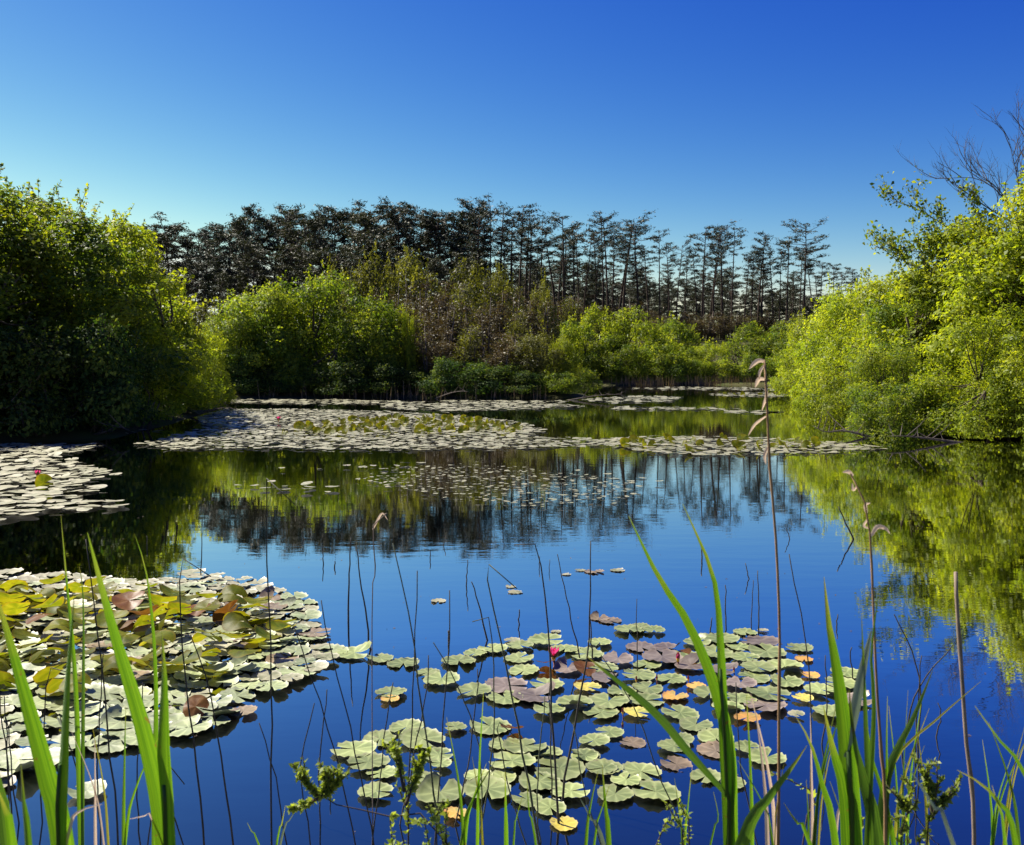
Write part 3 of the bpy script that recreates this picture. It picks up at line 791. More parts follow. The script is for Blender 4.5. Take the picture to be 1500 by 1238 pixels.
# ---- pines
def interp(x, pts):
    return float(np.interp(x, [p[0] for p in pts], [p[1] for p in pts]))
TOP = [(200, 340), (240, 332), (300, 325), (350, 322), (390, 306), (450, 314), (530, 312), (575, 298), (630, 318), (700, 304), (740, 300), (800, 308), (880, 308), (915, 322), (950, 325), (1000, 338), (1050, 334), (1130, 352), (1170, 342), (1195, 380), (1240, 396), (1275, 408)]
DEP = [(200, 62), (500, 70), (750, 80), (1000, 95), (1250, 112)]
pr = random.Random(4)
x = 698
k = 0
PG = 'pines of the open row'
while x < 1200:
    dj = pr.uniform(-6, 7)
    tj = abs(pr.gauss(0, 22)) - 4
    place(OPEN_PINE[k % 5] if x < 1080 or k % 2 else THIN_PINE[k % 2], 'pine_tree', x, interp(x, DEP) + dj, interp(x, TOP) + tj,
          'tall slender pine with bare trunk in the open row against the sky', 'pine tree', PG, 'needle', bark='pine_bark', seed=k)
    if (k % 2 and x < 880) or k % 5 == 0:
        place(OPEN_PINE[(k + 3) % 5], 'pine_tree', x + pr.uniform(4, 9), interp(x, DEP) + 14 + dj, interp(x, TOP) + 26 + abs(pr.gauss(0, 14)),
              'tall slender pine with bare trunk in the open row against the sky', 'pine tree', PG, 'needle', bark='pine_bark', seed=k + 500)
    x += pr.uniform(9, 19); k += 1
place(WIDE_PINE, 'pine_tree', 1178, 100, 334, 'spreading open-crowned pine, tallest near the thin end of the row', 'pine tree', None, 'needle', bark='pine_bark', rz=0.6)
for i, (px, top) in enumerate([(1200, 385), (1218, 390), (1240, 396), (1255, 410), (1228, 402)]):
    place(THIN_PINE[i % 2], 'pine_tree', px, 112 + 3 * i, top, 'small flat-topped pine at the thin end of the row by the sunlit bushes', 'pine tree', 'small pines at the end of the row', 'needle', bark='pine_bark', seed=i)
x = 205; k = 0
while x < 712:
    place(DENSE_PINE[k % 3], 'pine_tree', x, interp(x, DEP) + pr.uniform(-5, 6), interp(x, TOP) + abs(pr.gauss(0, 10)),
          'dense dark pine in the closed stand behind the rounded bushes', 'pine tree', 'pines of the closed stand', 'needle' if k % 3 else 'needle_brown', bark='pine_bark', seed=k)
    x += pr.uniform(12, 20); k += 1
x = 210; k = 0
while x < 700:
    place(DENSE_PINE[(k + 1) % 3], 'pine_tree', x, interp(x, DEP) - 8 + pr.uniform(-2, 2), interp(x, TOP) + 62 + pr.uniform(-14, 22),
          'shorter brownish pine in front of the closed pine stand', 'pine tree', 'shorter pines before the closed stand', 'needle_brown', bark='pine_bark', seed=k)
    x += pr.uniform(20, 32); k += 1
x = 705; k = 0
while x < 1265:      # far rows seen between the trunks
    place(DENSE_PINE[k % 3], 'pine_tree', x, 138 + pr.uniform(-12, 20), interp(x, [(700, 385), (900, 405), (1100, 420), (1270, 438)]) + pr.uniform(-20, 18),
          'small distant pine seen between the bare trunks of the open row', 'pine tree', 'distant pines behind the open row', 'needle_brown', bark='pine_bark', seed=k)
    x += pr.uniform(9, 16); k += 1

x = 700; k = 0
while x < 1265:      # deeper rows
    place(DENSE_PINE[(k + 2) % 3], 'pine_tree', x, 178 + pr.uniform(-14, 30), interp(x, [(700, 412), (900, 430), (1100, 440), (1270, 450)]) + pr.uniform(-16, 22),
          'tiny hindmost pine far behind the open row', 'pine tree', 'hindmost pines', 'needle_brown', bark='pine_bark', seed=k)
    x += pr.uniform(9, 15); k += 1
x = 755; k = 0
while x < 1250:      # brown understorey on the slope below the trunks
    place(SCRUB[k % 3], 'scrub_tree', x, interp(x, DEP) + pr.uniform(-12, 14), interp(x, [(750, 415), (850, 440), (1000, 458), (1250, 470)]) + pr.uniform(-14, 12),
          'thin brown scrub tree on the slope under the open row of pines', 'tree', 'scrub under the open pines', 'leaf_brown' if k % 3 else 'leaf_olive', 50 + 20 * pr.random(), bark='twig_grey', seed=k)
    x += pr.uniform(11, 20); k += 1

# ------------------------------------------------------------------ lily pads
def pad_geo(seed, nseg=28, wave=0.02, curl=0.0, rings=(0.0, 0.35, 0.7, 0.93, 1.0), teeth=0.0, notch=0.22, bowl=0.0):
    """unit-radius pad with a notch; returns verts, quads, tint (0 centre, 1 rim), vein"""
    pr = random.Random(seed)
    ph = pr.uniform(0, 6.28); ph2 = pr.uniform(0, 6.28); el = pr.uniform(0.88, 1.0)
    V, T, VE = [], [], []
    for ri, r in enumerate(rings):
        for k in range(nseg + 1):
            a = notch + (2 * math.pi - 2 * notch) * k / nseg
            if r < 0.01: rr = 0.01
            else: rr = r * (1 + 0.03 * math.sin(3 * a + ph) + (0.03 * (k % 2) * teeth if ri == len(rings) - 1 else 0))
            if ri == len(rings) - 1 and k in (0, nseg): rr *= 0.9
            z = wave * r * math.sin(2 * a + ph) + wave * 0.6 * r * math.sin(5 * a + ph2)
            if r > 0.9: z += (0.075 * teeth * (k % 2) + 0.02 * teeth) * (r - 0.88) / 0.12 * (0.6 + 0.6 * math.sin(a * 1.5 + ph2) ** 2)
            z += bowl * r * r
            x, y = rr * math.cos(a), rr * math.sin(a) * el
            V.append([x, y, z]); T.append(r); VE.append(1.0 if (k % 4 == 0 or k in (0, nseg)) and r < 0.95 else 0.0)
    if curl:      # fold one side up
        for v in V:
            d = v[0] * 0.8 + v[1] * 0.6
            if d > 0.1:
                u = (d - 0.1)
                v[2] += curl * u * u
                v[0] -= 0.8 * curl * 0.35 * u * u; v[1] -= 0.6 * curl * 0.35 * u * u
    Q = []
    n = nseg + 1
    for ri in range(len(rings) - 1):
        for k in range(nseg):
            a = ri * n + k
            Q.append((a, a + n, a + n + 1, a + 1))
    return np.array(V), np.array(Q), np.array(T), np.array(VE)

def pad_mesh(name, geos):
    V, Q, T, E = geos
    me = new_mesh(name, V, Q, T, True)
    a = me.attributes.new('vein', 'FLOAT', 'POINT'); a.data.foreach_set('value', E.astype(np.float32))
    return me

PADS = [pad_mesh('lily_pad', pad_geo(i, teeth=0.9, wave=0.02 + 0.01 * (i % 3))) for i in range(8)]
PADC = [pad_mesh('lily_pad', pad_geo(20 + i, teeth=0.6, wave=0.03, curl=0.35 + 0.1 * i)) for i in range(3)]

def in_poly(p, poly):
    c = False
    n = len(poly)
    for i in range(n):
        a, b = poly[i], poly[(i + 1) % n]
        if (a[1] > p[1]) != (b[1] > p[1]) and p[0] < (b[0] - a[0]) * (p[1] - a[1]) / (b[1] - a[1]) + a[0]:
            c = not c
    return c

def fill_poly(pxpoly, spacing, rngseed, tries=6000, existing=()):
    """blue-noise points on the water inside a region outlined in pixels (world metres)"""
    pr = random.Random(rngseed)
    poly = [tuple(on_water(*q)[:2]) for q in pxpoly]
    x0, x1 = min(p[0] for p in poly), max(p[0] for p in poly)
    y0, y1 = min(p[1] for p in poly), max(p[1] for p in poly)
    cell = {}
    def ok(p, s):
        ci, cj = int(p[0] // spacing), int(p[1] // spacing)
        for i in range(ci - 2, ci + 3):
            for j in range(cj - 2, cj + 3):
                for q in cell.get((i, j), ()):
                    if (q[0] - p[0]) ** 2 + (q[1] - p[1]) ** 2 < s * s: return False
        return True
    for q in existing: cell.setdefault((int(q[0] // spacing), int(q[1] // spacing)), []).append(q)
    res = []
    for _ in range(tries):
        p = (pr.uniform(x0, x1), pr.uniform(y0, y1))
        if in_poly(p, poly) and ok(p, spacing * pr.uniform(0.85, 1.25)):
            res.append(p); cell.setdefault((int(p[0] // spacing), int(p[1] // spacing)), []).append(p)
    return res

pads = []      # (x, y, diameter, kind, raft)
def pad_px(px, py, wpx, kind='pad_green', raft='open'):
    p = on_water(px, py)
    dist = math.hypot(p.y, CAMH)
    pads.append((p.x, p.y, wpx / F * dist * 1.02, kind, raft))

for a in [(519, 1101, 62), (539, 1121, 58), (595, 1071, 50), (619, 1087, 62), (556, 1085, 50), (667, 1069, 31), (643, 1108, 40), (646, 1124, 30), (559, 1136, 42), (551, 1164, 48),
          (623, 1147, 44), (645, 1166, 68), (714, 1162, 68), (718, 1066, 60), (750, 1120, 64), (768, 1097, 60), (820, 1128, 70), (790, 1148, 60), (772, 1174, 44), (836, 1164, 52), (806, 1187, 44), (857, 1110, 42),
          (881, 1130, 44), (573, 1018, 44), (694, 1016, 50), (647, 999, 54), (627, 987, 34), (672, 971, 52), (591, 973, 48), (557, 966, 40), (519, 960, 56), (722, 952, 44), (696, 960, 36),
          (760, 966, 44), (762, 949, 40), (800, 941, 50), (828, 953, 44), (859, 961, 48), (879, 944, 38), (1049, 1083, 50), (987, 1098, 44), (1094, 1099, 36), (1124, 1113, 54), (1033, 1140, 44), (1074, 1150, 34),
          (939, 1132, 56), (961, 1164, 64), (856, 1109, 44), (885, 1130, 52), (917, 1146, 42), (901, 1167, 52), (999, 1086, 36), (893, 1076, 40), (1019, 1064, 48), (739, 1092, 46), (800, 1106, 46), (870, 1090, 44),
          (922, 925, 46), (958, 926, 34), (938, 919, 28), (1092, 928, 36), (1066, 1040, 46), (1040, 1020, 50), (700, 1140, 40), (736, 1142, 40)]:
    pad_px(*a)
for a in [(742, 1006, 62), (784, 1022, 66), (940, 950, 46), (978, 952, 44), (970, 966, 58), (1112, 942, 56), (1012, 978, 46), (905, 969, 46), (1060, 985, 44), (1085, 1005, 46)]:
    pad_px(*a, 'pad_purple')
for a in [(860, 1010, 40), (933, 1048, 38), (750, 940, 24), (1176, 1026, 30), (826, 1209, 40), (667, 1069, 24)]:
    pad_px(*a, 'pad_yellow')
for a in [(989, 1022, 40), (1178, 967, 28), (1186, 991, 28), (1094, 1056, 38), (1166, 1050, 24), (1118, 925, 16), (571, 1028, 26), (668, 1196, 36), (1020, 1008, 28)]:
    pad_px(*a, 'pad_orange')
for a in [(927, 1089, 36), (1049, 1101, 52), (991, 1121, 44), (893, 910, 34), (878, 906, 30), (642, 881, 24), (755, 868, 22), (870, 838, 30), (905, 836, 22), (850, 836, 16), (748, 860, 16), (830, 842, 14), (814, 926, 16)]:
    pad_px(*a, 'pad_brown')
DENSE_R = [(700, 1000), (800, 975), (900, 978), (990, 938), (1110, 930), (1200, 958), (1265, 1000), (1250, 1040), (1200, 1056), (1140, 1052), (1080, 1066), (1000, 1056), (930, 1058), (840, 1050), (760, 1038)]
pr = random.Random(8)
for p in fill_poly(DENSE_R, 0.155, 3, 5000, [q[:2] for q in pads]):
    pads.append((p[0], p[1], pr.uniform(0.15, 0.225), 'pad_green' if pr.random() < 0.93 else 'pad_purple', 'open'))
LEFT_R = [(-420, 842), (0, 842), (140, 850), (215, 856), (290, 843), (370, 850), (415, 868), (450, 888), (458, 925), (490, 955), (478, 985), (440, 1002), (360, 1025), (358, 1052), (310, 1075), (235, 1072), (215, 1098), (90, 1105), (35, 1145), (-60, 1180), (-420, 1180)]
for p in fill_poly(LEFT_R, 0.108, 5, 44000):
    pads.append((p[0], p[1], pr.uniform(0.125, 0.215), 'pad_pale' if pr.random() < 0.93 else 'pad_brown', 'left'))
pad_px(127, 1163, 52, 'pad_pale', 'left')

def vis(p):
    d = pix = None
    x, y = p[0], p[1]
    u = F * x / y + 750
    return -20 < u < 1520
near_pads = sorted(pads, key=lambda p: -(p[2] / p[1] if vis(p) else 0) * (1.6 if p[4] == 'open' else 1))
LAB = {('pad_green', 'open'): ('round sage green lily pad in the loose raft with the pink flower', 'green pads of the loose raft'),
       ('pad_purple', 'open'): ('purplish brown lily pad in the loose raft with the pink flower', 'purple-brown pads of the loose raft'),
       ('pad_yellow', 'open'): ('yellowing lily pad in the loose raft with the pink flower', 'yellow pads of the loose raft'),
       ('pad_orange', 'open'): ('bright orange decaying lily pad in the loose raft with the pink flower', 'orange pads of the loose raft'),
       ('pad_brown', 'open'): ('dull brown thin lily pad drifting near the pink flower raft', 'brown pads by the loose raft'),
       ('pad_pale', 'left'): ('pale shiny lily pad in the dense raft crowded with upturned leaves', 'pale pads of the dense raft'),
       ('pad_brown', 'left'): ('brown-tinged lily pad in the dense raft crowded with upturned leaves', 'brown pads of the dense raft')}
pr = random.Random(21)
rest = []
for i, (x, y, d, kind, raft) in enumerate(near_pads):
    tilt = 0.03 if raft == 'open' else 0.06
    z = (0.006 + 0.012 * pr.random()) if raft == 'open' else (0.010 + 0.022 * pr.random())
    if kind in ('pad_brown',) and raft == 'open': z = 0.004
    rot = (pr.gauss(0, tilt), pr.gauss(0, tilt), pr.uniform(0, 6.28))
    big_curl = pr.random() < (0.07 if raft == 'open' else 0.08) or (kind == 'pad_purple' and pr.random() < 0.35)
    me = pr.choice(PADC) if big_curl else pr.choice(PADS)
    if i < 300:
        o = link('lily_pad', me, M[kind])
        o.location = (x, y, z); o.rotation_euler = rot; o.scale = (d / 2, d / 2, d / 2)
        lb, gr = LAB[(kind, raft)]
        tag(o, lb, 'lily pad', gr)
    else:
        rest.append((x, y, z, d, rot))

# ---- the smaller and farther pads: one mass
class Mass:
    def __init__(s): s.V = []; s.Q = []; s.T = []; s.E = []; s.n = 0
    def add(s, g, Mx):
        V, Q, T, E = g
        A = np.array(Mx)
        s.V.append(V @ A[:3, :3].T + A[:3, 3]); s.Q.append(Q + s.n); s.T.append(T); s.E.append(E); s.n += len(V)
    def build(s, name, mat):
        return link(name, pad_mesh(name, (np.concatenate(s.V), np.concatenate(s.Q), np.concatenate(s.T), np.concatenate(s.E))), mat)
def trs(loc, rot, sc):
    from mathutils import Euler
    return Matrix.Translation(loc) @ Euler(rot).to_matrix().to_4x4() @ Matrix.Diagonal((*sc, 1))
G_MID = [pad_geo(40 + i, 20, teeth=0.9, wave=0.03) for i in range(4)]
G_LOW = [pad_geo(50 + i, 10, wave=0.03, rings=(0.0, 0.6, 1.0)) for i in range(4)]
G_FAR = [pad_geo(60 + i, 8, wave=0.03, rings=(0.0, 1.0)) for i in range(4)]
mass = Mass()
for x, y, z, d, rot in rest:
    mass.add(pr.choice(G_MID), trs((x, y, z), rot, (d / 2,) * 3))
FARP = [  # outline in pixels, spacing, pad size range, tries
    ([(-330, 655), (60, 652), (155, 654), (100, 664), (60, 672), (110, 676), (170, 695), (120, 706), (150, 718), (100, 728), (178, 738), (170, 746), (60, 752), (0, 766), (-330, 775)], 0.17, (0.17, 0.29), 22000, G_LOW),
    ([(200, 652), (255, 640), (300, 628), (290, 612), (330, 600), (420, 600), (560, 603), (700, 612), (760, 620), (800, 632), (770, 640), (880, 645), (880, 655), (740, 658), (540, 661), (400, 658), (270, 660)], 0.15, (0.09, 0.26), 70000, G_LOW),
    ([(860, 648), (900, 643), (1000, 640), (1130, 644), (1250, 652), (1300, 657), (1230, 664), (1100, 667), (1000, 668), (930, 660)], 0.15, (0.09, 0.26), 36000, G_LOW),
    ([(335, 586), (500, 586), (640, 590), (560, 592), (420, 592), (335, 590)], 0.3, (0.25, 0.4), 8000, G_FAR),
    ([(560, 593), (700, 590), (830, 592), (860, 597), (760, 600), (660, 603), (560, 598)], 0.3, (0.25, 0.4), 6000, G_FAR),
    ([(650, 587), (760, 588), (850, 588), (750, 590), (650, 590)], 0.3, (0.25, 0.4), 6000, G_FAR),
    ([(850, 586), (930, 580), (1000, 582), (980, 589), (900, 591)], 0.32, (0.25, 0.4), 6000, G_FAR),
    ([(900, 597), (1000, 597), (1080, 600), (1020, 601), (900, 600)], 0.3, (0.25, 0.4), 6000, G_FAR),
    ([(1040, 578), (1100, 575), (1160, 577), (1150, 581), (1080, 581)], 0.35, (0.3, 0.45), 6000, G_FAR),
    ([(1060, 603), (1120, 602), (1150, 603), (1110, 606)], 0.3, (0.25, 0.4), 3000, G_FAR),
    ([(900, 570), (1000, 567), (1150, 569), (1150, 572), (1000, 571)], 0.5, (0.3, 0.5), 4000, G_FAR),
    ([(570, 688), (700, 680), (880, 700), (945, 715), (915, 738), (800, 746), (700, 738), (600, 722), (520, 706)], 0.085, (0.03, 0.085), 1900, G_FAR),
    ([(340, 712), (420, 708), (500, 716), (480, 724), (380, 718)], 0.25, (0.08, 0.2), 260, G_LOW),
    ([(400, 690), (560, 680), (640, 678), (560, 690)], 0.3, (0.08, 0.18), 200, G_LOW),
    ([(820, 690), (960, 700), (980, 712), (860, 705)], 0.3, (0.06, 0.16), 200, G_LOW),
    ([(100, 632), (180, 630), (240, 632), (150, 640)], 0.5, (0.15, 0.3), 200, G_LOW),
]
upr = []
for i, (poly, s, (a, b), tr, G) in enumerate(FARP):
    for p in fill_poly(poly, s, 100 + i, tr):
        d = pr.uniform(a, b)
        mass.add(pr.choice(G), trs((p[0], p[1], 0.008 + 0.04 * pr.random()), (pr.gauss(0, 0.07), pr.gauss(0, 0.07), pr.uniform(0, 6.28)), (d / 2,) * 3))
tag(mass.build('lily_pads', M['pad_far']), 'mats of small and distant lily pads covering the middle of the pond', 'lily pads', kind='stuff')

# ---- upturned leaves
def upturned_geo(seed):
    V, Q, T, E = pad_geo(seed, 20, wave=0.06, teeth=0.4, curl=0.0)
    pr = random.Random(seed)
    bend = pr.uniform(0.2, 0.6) * (1 if seed % 2 else -1)
    for v in V:       # roll both halves up about the y axis
        r = abs(v[0])
        v[2] += bend * r * r * 0.8
        v[0] *= (1 - 0.25 * abs(bend) * r)
    return V, Q, T, E
UG = [upturned_geo(200 + i) for i in range(6)]
UPM = [pad_mesh('upturned_leaf', g_) for g_ in UG]
UP_R = [(-60, 868), (60, 872), (200, 868), (330, 890), (400, 900), (425, 930), (390, 985), (320, 1000), (220, 1005), (120, 1040), (0, 1020), (-60, 1020)]
pts = fill_poly(UP_R, 0.14, 77, 9000)
pr = random.Random(31)
nup = 0
UPL = 'yellow-green upturned lily leaf standing above the dense pale raft'
for p in pts:
    if nup >= 140: break
    u = F * p[0] / p[1] + 750
    if pr.random() < 0.25: continue
    d = pr.uniform(0.15, 0.23)
    rust = pr.random() < 0.06
    o = link('upturned_leaf', pr.choice(UPM), M['pad_rust' if rust else 'pad_upturned'])
    o.location = (p[0], p[1], 0.04 + pr.uniform(0.01, 0.09))
    o.rotation_euler = (pr.uniform(-0.95, 0.35), pr.gauss(0, 0.25), pr.gauss(0.2, 0.5))
    o.scale = (d / 2, d / 2, d / 2)
    tag(o, 'rusty brown upturned lily leaf standing above the dense pale raft' if rust else UPL, 'lily leaf', 'rusty upturned leaves of the dense raft' if rust else 'green upturned leaves of the dense raft')
    nup += 1
for px, py, w_ in [(287, 1054, 34)]:
    p = on_water(px, py)
    o = link('upturned_leaf', UPM[0], M['pad_rust']); o.location = (p.x, p.y, 0.06); o.rotation_euler = (0.8, 0.3, -0.2); o.scale = (0.06,) * 3
    tag(o, 'small brown folded leaf at the front edge of the dense pale raft', 'lily leaf')
for px, py, w_, rz, lab in [(750, 1076, 48, 2.4, 'folded brown-green leaf poking up by the front of the pink flower raft'), (856, 987, 50, 0.2, 'curled brown leaf edge just behind the yellow pads'), (800, 978, 44, 3.0, 'dark curled leaf directly beside the pink flower'),
                            (1010, 966, 40, 1.0, 'curled rusty leaf beside the red bud')]:
    p = on_water(px, py)
    o = link('upturned_leaf', UPM[3], M['pad_rust']); d = w_ / F * math.hypot(p.y, CAMH)
    o.location = (p.x, p.y, 0.03); o.rotation_euler = (0.3, 0.15, rz); o.scale = (d * 0.36,) * 3
    tag(o, lab, 'lily leaf')
# far upturned leaves in the mats
um = Mass()
for i, (poly, sp) in enumerate([([(420, 628), (520, 616), (640, 612), (760, 624), (770, 634), (640, 636), (480, 638)], 0.30), ([(880, 652), (1000, 644), (1150, 646), (1230, 654), (1150, 662), (1000, 664)], 0.34), ([(400, 640), (440, 632), (470, 636)], 0.4), ([(1050, 579), (1150, 577), (1150, 580)], 0.4), ([(20, 715), (70, 715), (70, 700), (20, 700)], 0.5)]):
    for p in fill_poly(poly, sp, 300 + i, 5000):
        if pr.random() < 0.55:
            d = pr.uniform(0.16, 0.30)
            um.add(pr.choice(UG), trs((p[0], p[1], 0.07), (pr.uniform(0.5, 1.3), pr.gauss(0, 0.4), pr.gauss(0.2, 0.9)), (d / 2,) * 3))
tag(um.build('upturned_leaves', M['pad_upturned']), 'yellow-green leaves standing above the distant lily mats', 'lily leaves', kind='stuff')

# ---- flowers
def petal_mesh(L=0.05, W=0.02, cup=0.35, name='petal'):
    V, Q = [], []
    n = 6
    for i in range(n + 1):
        t = i / n
        wv = W * math.sin(math.pi * min(1, 0.12 + 0.88 * t) ** 0.9) * 0.5 + 0.0006
        z = L * cup * t * t
        for s in (-1, 0, 1):
            V.append((s * wv, L * t, z + abs(s) * wv * 0.5))
    for i in range(n):
        for s in range(2):
            a = i * 3 + s
            Q.append((a, a + 1, a + 4, a + 3))
    return new_mesh(name, V, Q, smooth=True)
PETAL = petal_mesh(); SEPAL = petal_mesh(0.055, 0.022, 0.3, 'sepal')
def flower(px, py, size, openness, label, z=0.03, petals=(8, 8, 6)):
    p = on_water(px, py)
    e = thing('water_lily_flower', (p.x, p.y, z), label, 'flower', None, 0.4, (size,) * 3)
    for ring, n_ in enumerate(petals):
        for k in range(n_):
            o = link('petal', PETAL, M['petal'], e)
            o.rotation_euler = (openness + ring * 0.28, 0, 2 * math.pi * (k + 0.5 * ring) / n_)
            o.scale = (1 - 0.1 * ring,) * 3
    for k in range(4):
        o = link('sepal', SEPAL, M['sepal'], e); o.rotation_euler = (openness - 0.12, 0, 2 * math.pi * k / 4 + 0.3)
    mb = MB(); mb.tube([(0, 0, -0.004), (0, 0, 0.014), (0, 0, 0.022)], [0.008, 0.011, 0.006], 8)
    link('stamen', mb.mesh('stamen'), M['stamen'], e)
    mb = MB(); mb.tube([(0, 0, 0.0), (0.01, 0.0, -0.05), (0.03, 0.02, -0.2)], [0.005, 0.005, 0.005], 6)
    link('stem', mb.mesh('stem'), M['sepal'], e)
    return e
flower(811, 974, 1.3, 0.8, 'open pink water lily flower above the loose raft', 0.03)
flower(408, 618, 2.2, 0.7, 'lone red water lily flower on the distant lily mat', 0.05)
flower(993, 976, 0.85, 1.25, 'closed red water lily bud among the purplish pads', 0.03, (6, 5))
flower(55, 703, 1.8, 0.8, 'small red water lily flower in the raft under the shaded bank', 0.05)
for i, (px, py) in enumerate([(962, 1002), (1008, 1003), (932, 1004), (912, 1052), (1075, 990)]):
    tag(flower(px, py, 0.5, 1.3, 'small dark closed bud poking up between the loose raft pads', 0.02, (5,)), group='buds of the loose raft')

# ------------------------------------------------------------------ foreground reeds
def blade_mesh(pts, width, seed=0, fold=0.3, taper_base=0.55, twist=0.35, n=22):
    pr = random.Random(seed)
    c = catmull(pts, n)
    V, Q = [], []
    tw0 = pr.uniform(-twist, twist); tw1 = tw0 + pr.uniform(-twist, twist)
    for i, p in enumerate(c):
        t = i / n
        tan = (c[min(i + 1, n)] - c[max(i - 1, 0)]).normalized()
        side = tan.cross(Vector((0, 1, 0)))
        if side.length < 1e-3: side = Vector((1, 0, 0))
        side.normalize(); nor = side.cross(tan)
        a = tw0 + (tw1 - tw0) * t
        s2 = side * math.cos(a) + nor * math.sin(a); n2 = nor * math.cos(a) - side * math.sin(a)
        prof = (taper_base + (1 - taper_base) * min(1, t / 0.35)) if t < 0.5 else max(0.0, 1 - ((t - 0.5) / 0.5) ** 1.6)
        wv = width * 0.5 * prof + 0.0004
        V += [p - s2 * wv + n2 * wv * fold, p - s2 * wv * 0.5 + n2 * wv * fold * 0.35, p, p + s2 * wv * 0.5 + n2 * wv * fold * 0.35, p + s2 * wv + n2 * wv * fold]
    for i in range(n):
        for s in range(4):
            a = i * 5 + s
            Q.append((a, a + 1, a + 6, a + 5))
    me = new_mesh('leaf', [tuple(v) for v in V], Q, np.repeat(np.arange(n + 1) / n, 5), True)
    a = me.attributes.new('across', 'FLOAT', 'POINT'); a.data.foreach_set('value', np.tile(np.arange(5) / 4.0, n + 1).astype(np.float32))
    return me

def fg_thing(name, px, y, label, cat, group=None):
    b = at_depth(px, 1238, y)
    gz = ground_z(b.x, y)
    return thing(name, (b.x, y, min(gz, 0.3)), label, cat, group)

def reed(root_px, y, blades, label, stem=None, group=None, stem_mat='blade_deep', name='reed_plant'):
    """blades: (pixel points from base to tip, width px, material, seed[, dy at tip])"""
    y = y * K
    e = fg_thing(name, root_px, y, label, 'reed', group)
    inv = Vector(e.location)
    k = F / y
    for bl in blades:
        pp, wpx, mt, sdv = bl[:4]
        dy = bl[4] if len(bl) > 4 else 0.0
        n_ = len(pp)
        pts = [at_depth(a, b, y + dy * i / (n_ - 1)) - inv for i, (a, b) in enumerate(pp)]
        if pp[0][1] >= 1230:     # carry the leaf on down to the root
            d_ = pts[0] - pts[1]
            d_ = Vector((d_.x * 0.5, d_.y, d_.z)).normalized()
            pts = [pts[0] + d_ * min(0.5, max(0.05, pts[0].z / max(0.3, -d_.z)))] + pts
        link('leaf', blade_mesh(pts, wpx * 0.85 / k, sdv), M[mt], e)
    if stem:
        pp, w0, w1, mt = stem
        pts = [Vector((0, 0, -0.3))] + [at_depth(a, b, y) - inv for a, b in pp]
        c = catmull(pts, 16)
        mb = MB(); mb.tube(c, [(w0 + (w1 - w0) * i / 16) / k / 2 for i in range(17)], 6)
        link('stem', mb.mesh('stem'), M[mt], e)
    return e

reed(60, 1.15, [([(90, 1240), (70, 1150), (30, 1000), (-12, 850)], 40, 'blade', 1), ([(84, 1240), (90, 1130), (97, 1000), (109, 868)], 34, 'blade', 2), ([(10, 1240), (-5, 1150), (-40, 1020)], 30, 'blade_deep', 3), ([(95, 1240), (118, 1190), (150, 1178)], 12, 'dry_leaf', 301)],
     'broad green reed with two crossing leaves before the dense pale raft', ([(86, 1245), (84, 1180), (88, 1120)], 9, 6, 'blade_deep'))
reed(240, 1.2, [([(242, 1240), (215, 1090), (165, 920), (128, 780)], 32, 'blade', 4), ([(241, 1240), (238, 1100), (240, 1000), (237, 925)], 38, 'blade', 5), ([(238, 1240), (212, 1195), (190, 1200)], 10, 'dry_leaf', 302)],
     'green reed with a long slanting leaf and a short upright leaf by the dense raft', ([(243, 1245), (242, 1190), (240, 1150)], 9, 6, 'blade_deep'))
reed(36, 1.05, [([(40, 1240), (34, 1180), (30, 1115)], 30, 'blade', 6), ([(18, 1240), (8, 1190), (-6, 1150)], 30, 'blade', 7)], 'short stub of fresh reed leaves at the foot of the crossing reed')
reed(97, 2.0, [([(118, 1240), (110, 1000), (97, 850), (89, 755)], 9, 'blade', 8), ([(225, 1240), (228, 1000), (216, 850), (198, 785)], 8, 'blade', 9), ([(120, 1240), (122, 900), (116, 830)], 7, 'blade_deep', 10)],
     'thin reed with narrow faint leaves rising behind the broad reeds')
reed(1068, 1.35, [([(1072, 1240), (1064, 1070), (1017, 930), (965, 846), (921, 756)], 24, 'blade', 11), ([(1068, 1240), (1060, 1060), (1056, 950), (1045, 845), (1000, 738)], 19, 'blade', 12), ([(1068, 1240), (1075, 1140), (1070, 1060)], 14, 'blade', 13),
                 ([(1066, 1166), (1009, 1102), (955, 1040), (860, 962)], 14, 'blade_deep', 14)],
     'tall reed with two long leaves arching over the pink flower raft', ([(1068, 1245), (1064, 1150), (1060, 1060), (1055, 980)], 9, 4, 'blade_deep'))
reed(1140, 1.3, [([(1085, 1245), (1128, 1168), (1160, 1125), (1182, 1092)], 30, 'blade_deep', 15), ([(1190, 1245), (1166, 1205), (1148, 1176)], 14, 'blade', 16)], 'dark folded reed leaf slanting up beside the tall dry stalk')
reed(1250, 1.3, [([(1250, 1240), (1240, 1090), (1226, 980), (1215, 920), (1207, 845)], 34, 'blade', 17), ([(1246, 1240), (1236, 1150), (1222, 1104), (1206, 1034)], 36, 'blade', 18), ([(1240, 1110), (1251, 1050), (1264, 980), (1277, 920)], 16, 'blade_grey', 19),
                 ([(1284, 1240), (1266, 1150), (1250, 1085), (1244, 1010)], 28, 'blade_deep', 20), ([(1225, 1240), (1205, 1150), (1188, 1090), (1166, 1050)], 16, 'blade', 21), ([(1275, 1240), (1268, 1050), (1262, 900)], 12, 'blade_deep', 22), ([(1270, 1240), (1280, 1040), (1276, 960), (1288, 860)], 10, 'blade', 23)],
     'broad-leaved green reed clump beside the dry stalk with pale plume', ([(1248, 1245), (1246, 1180), (1242, 1100)], 11, 7, 'blade_deep'))
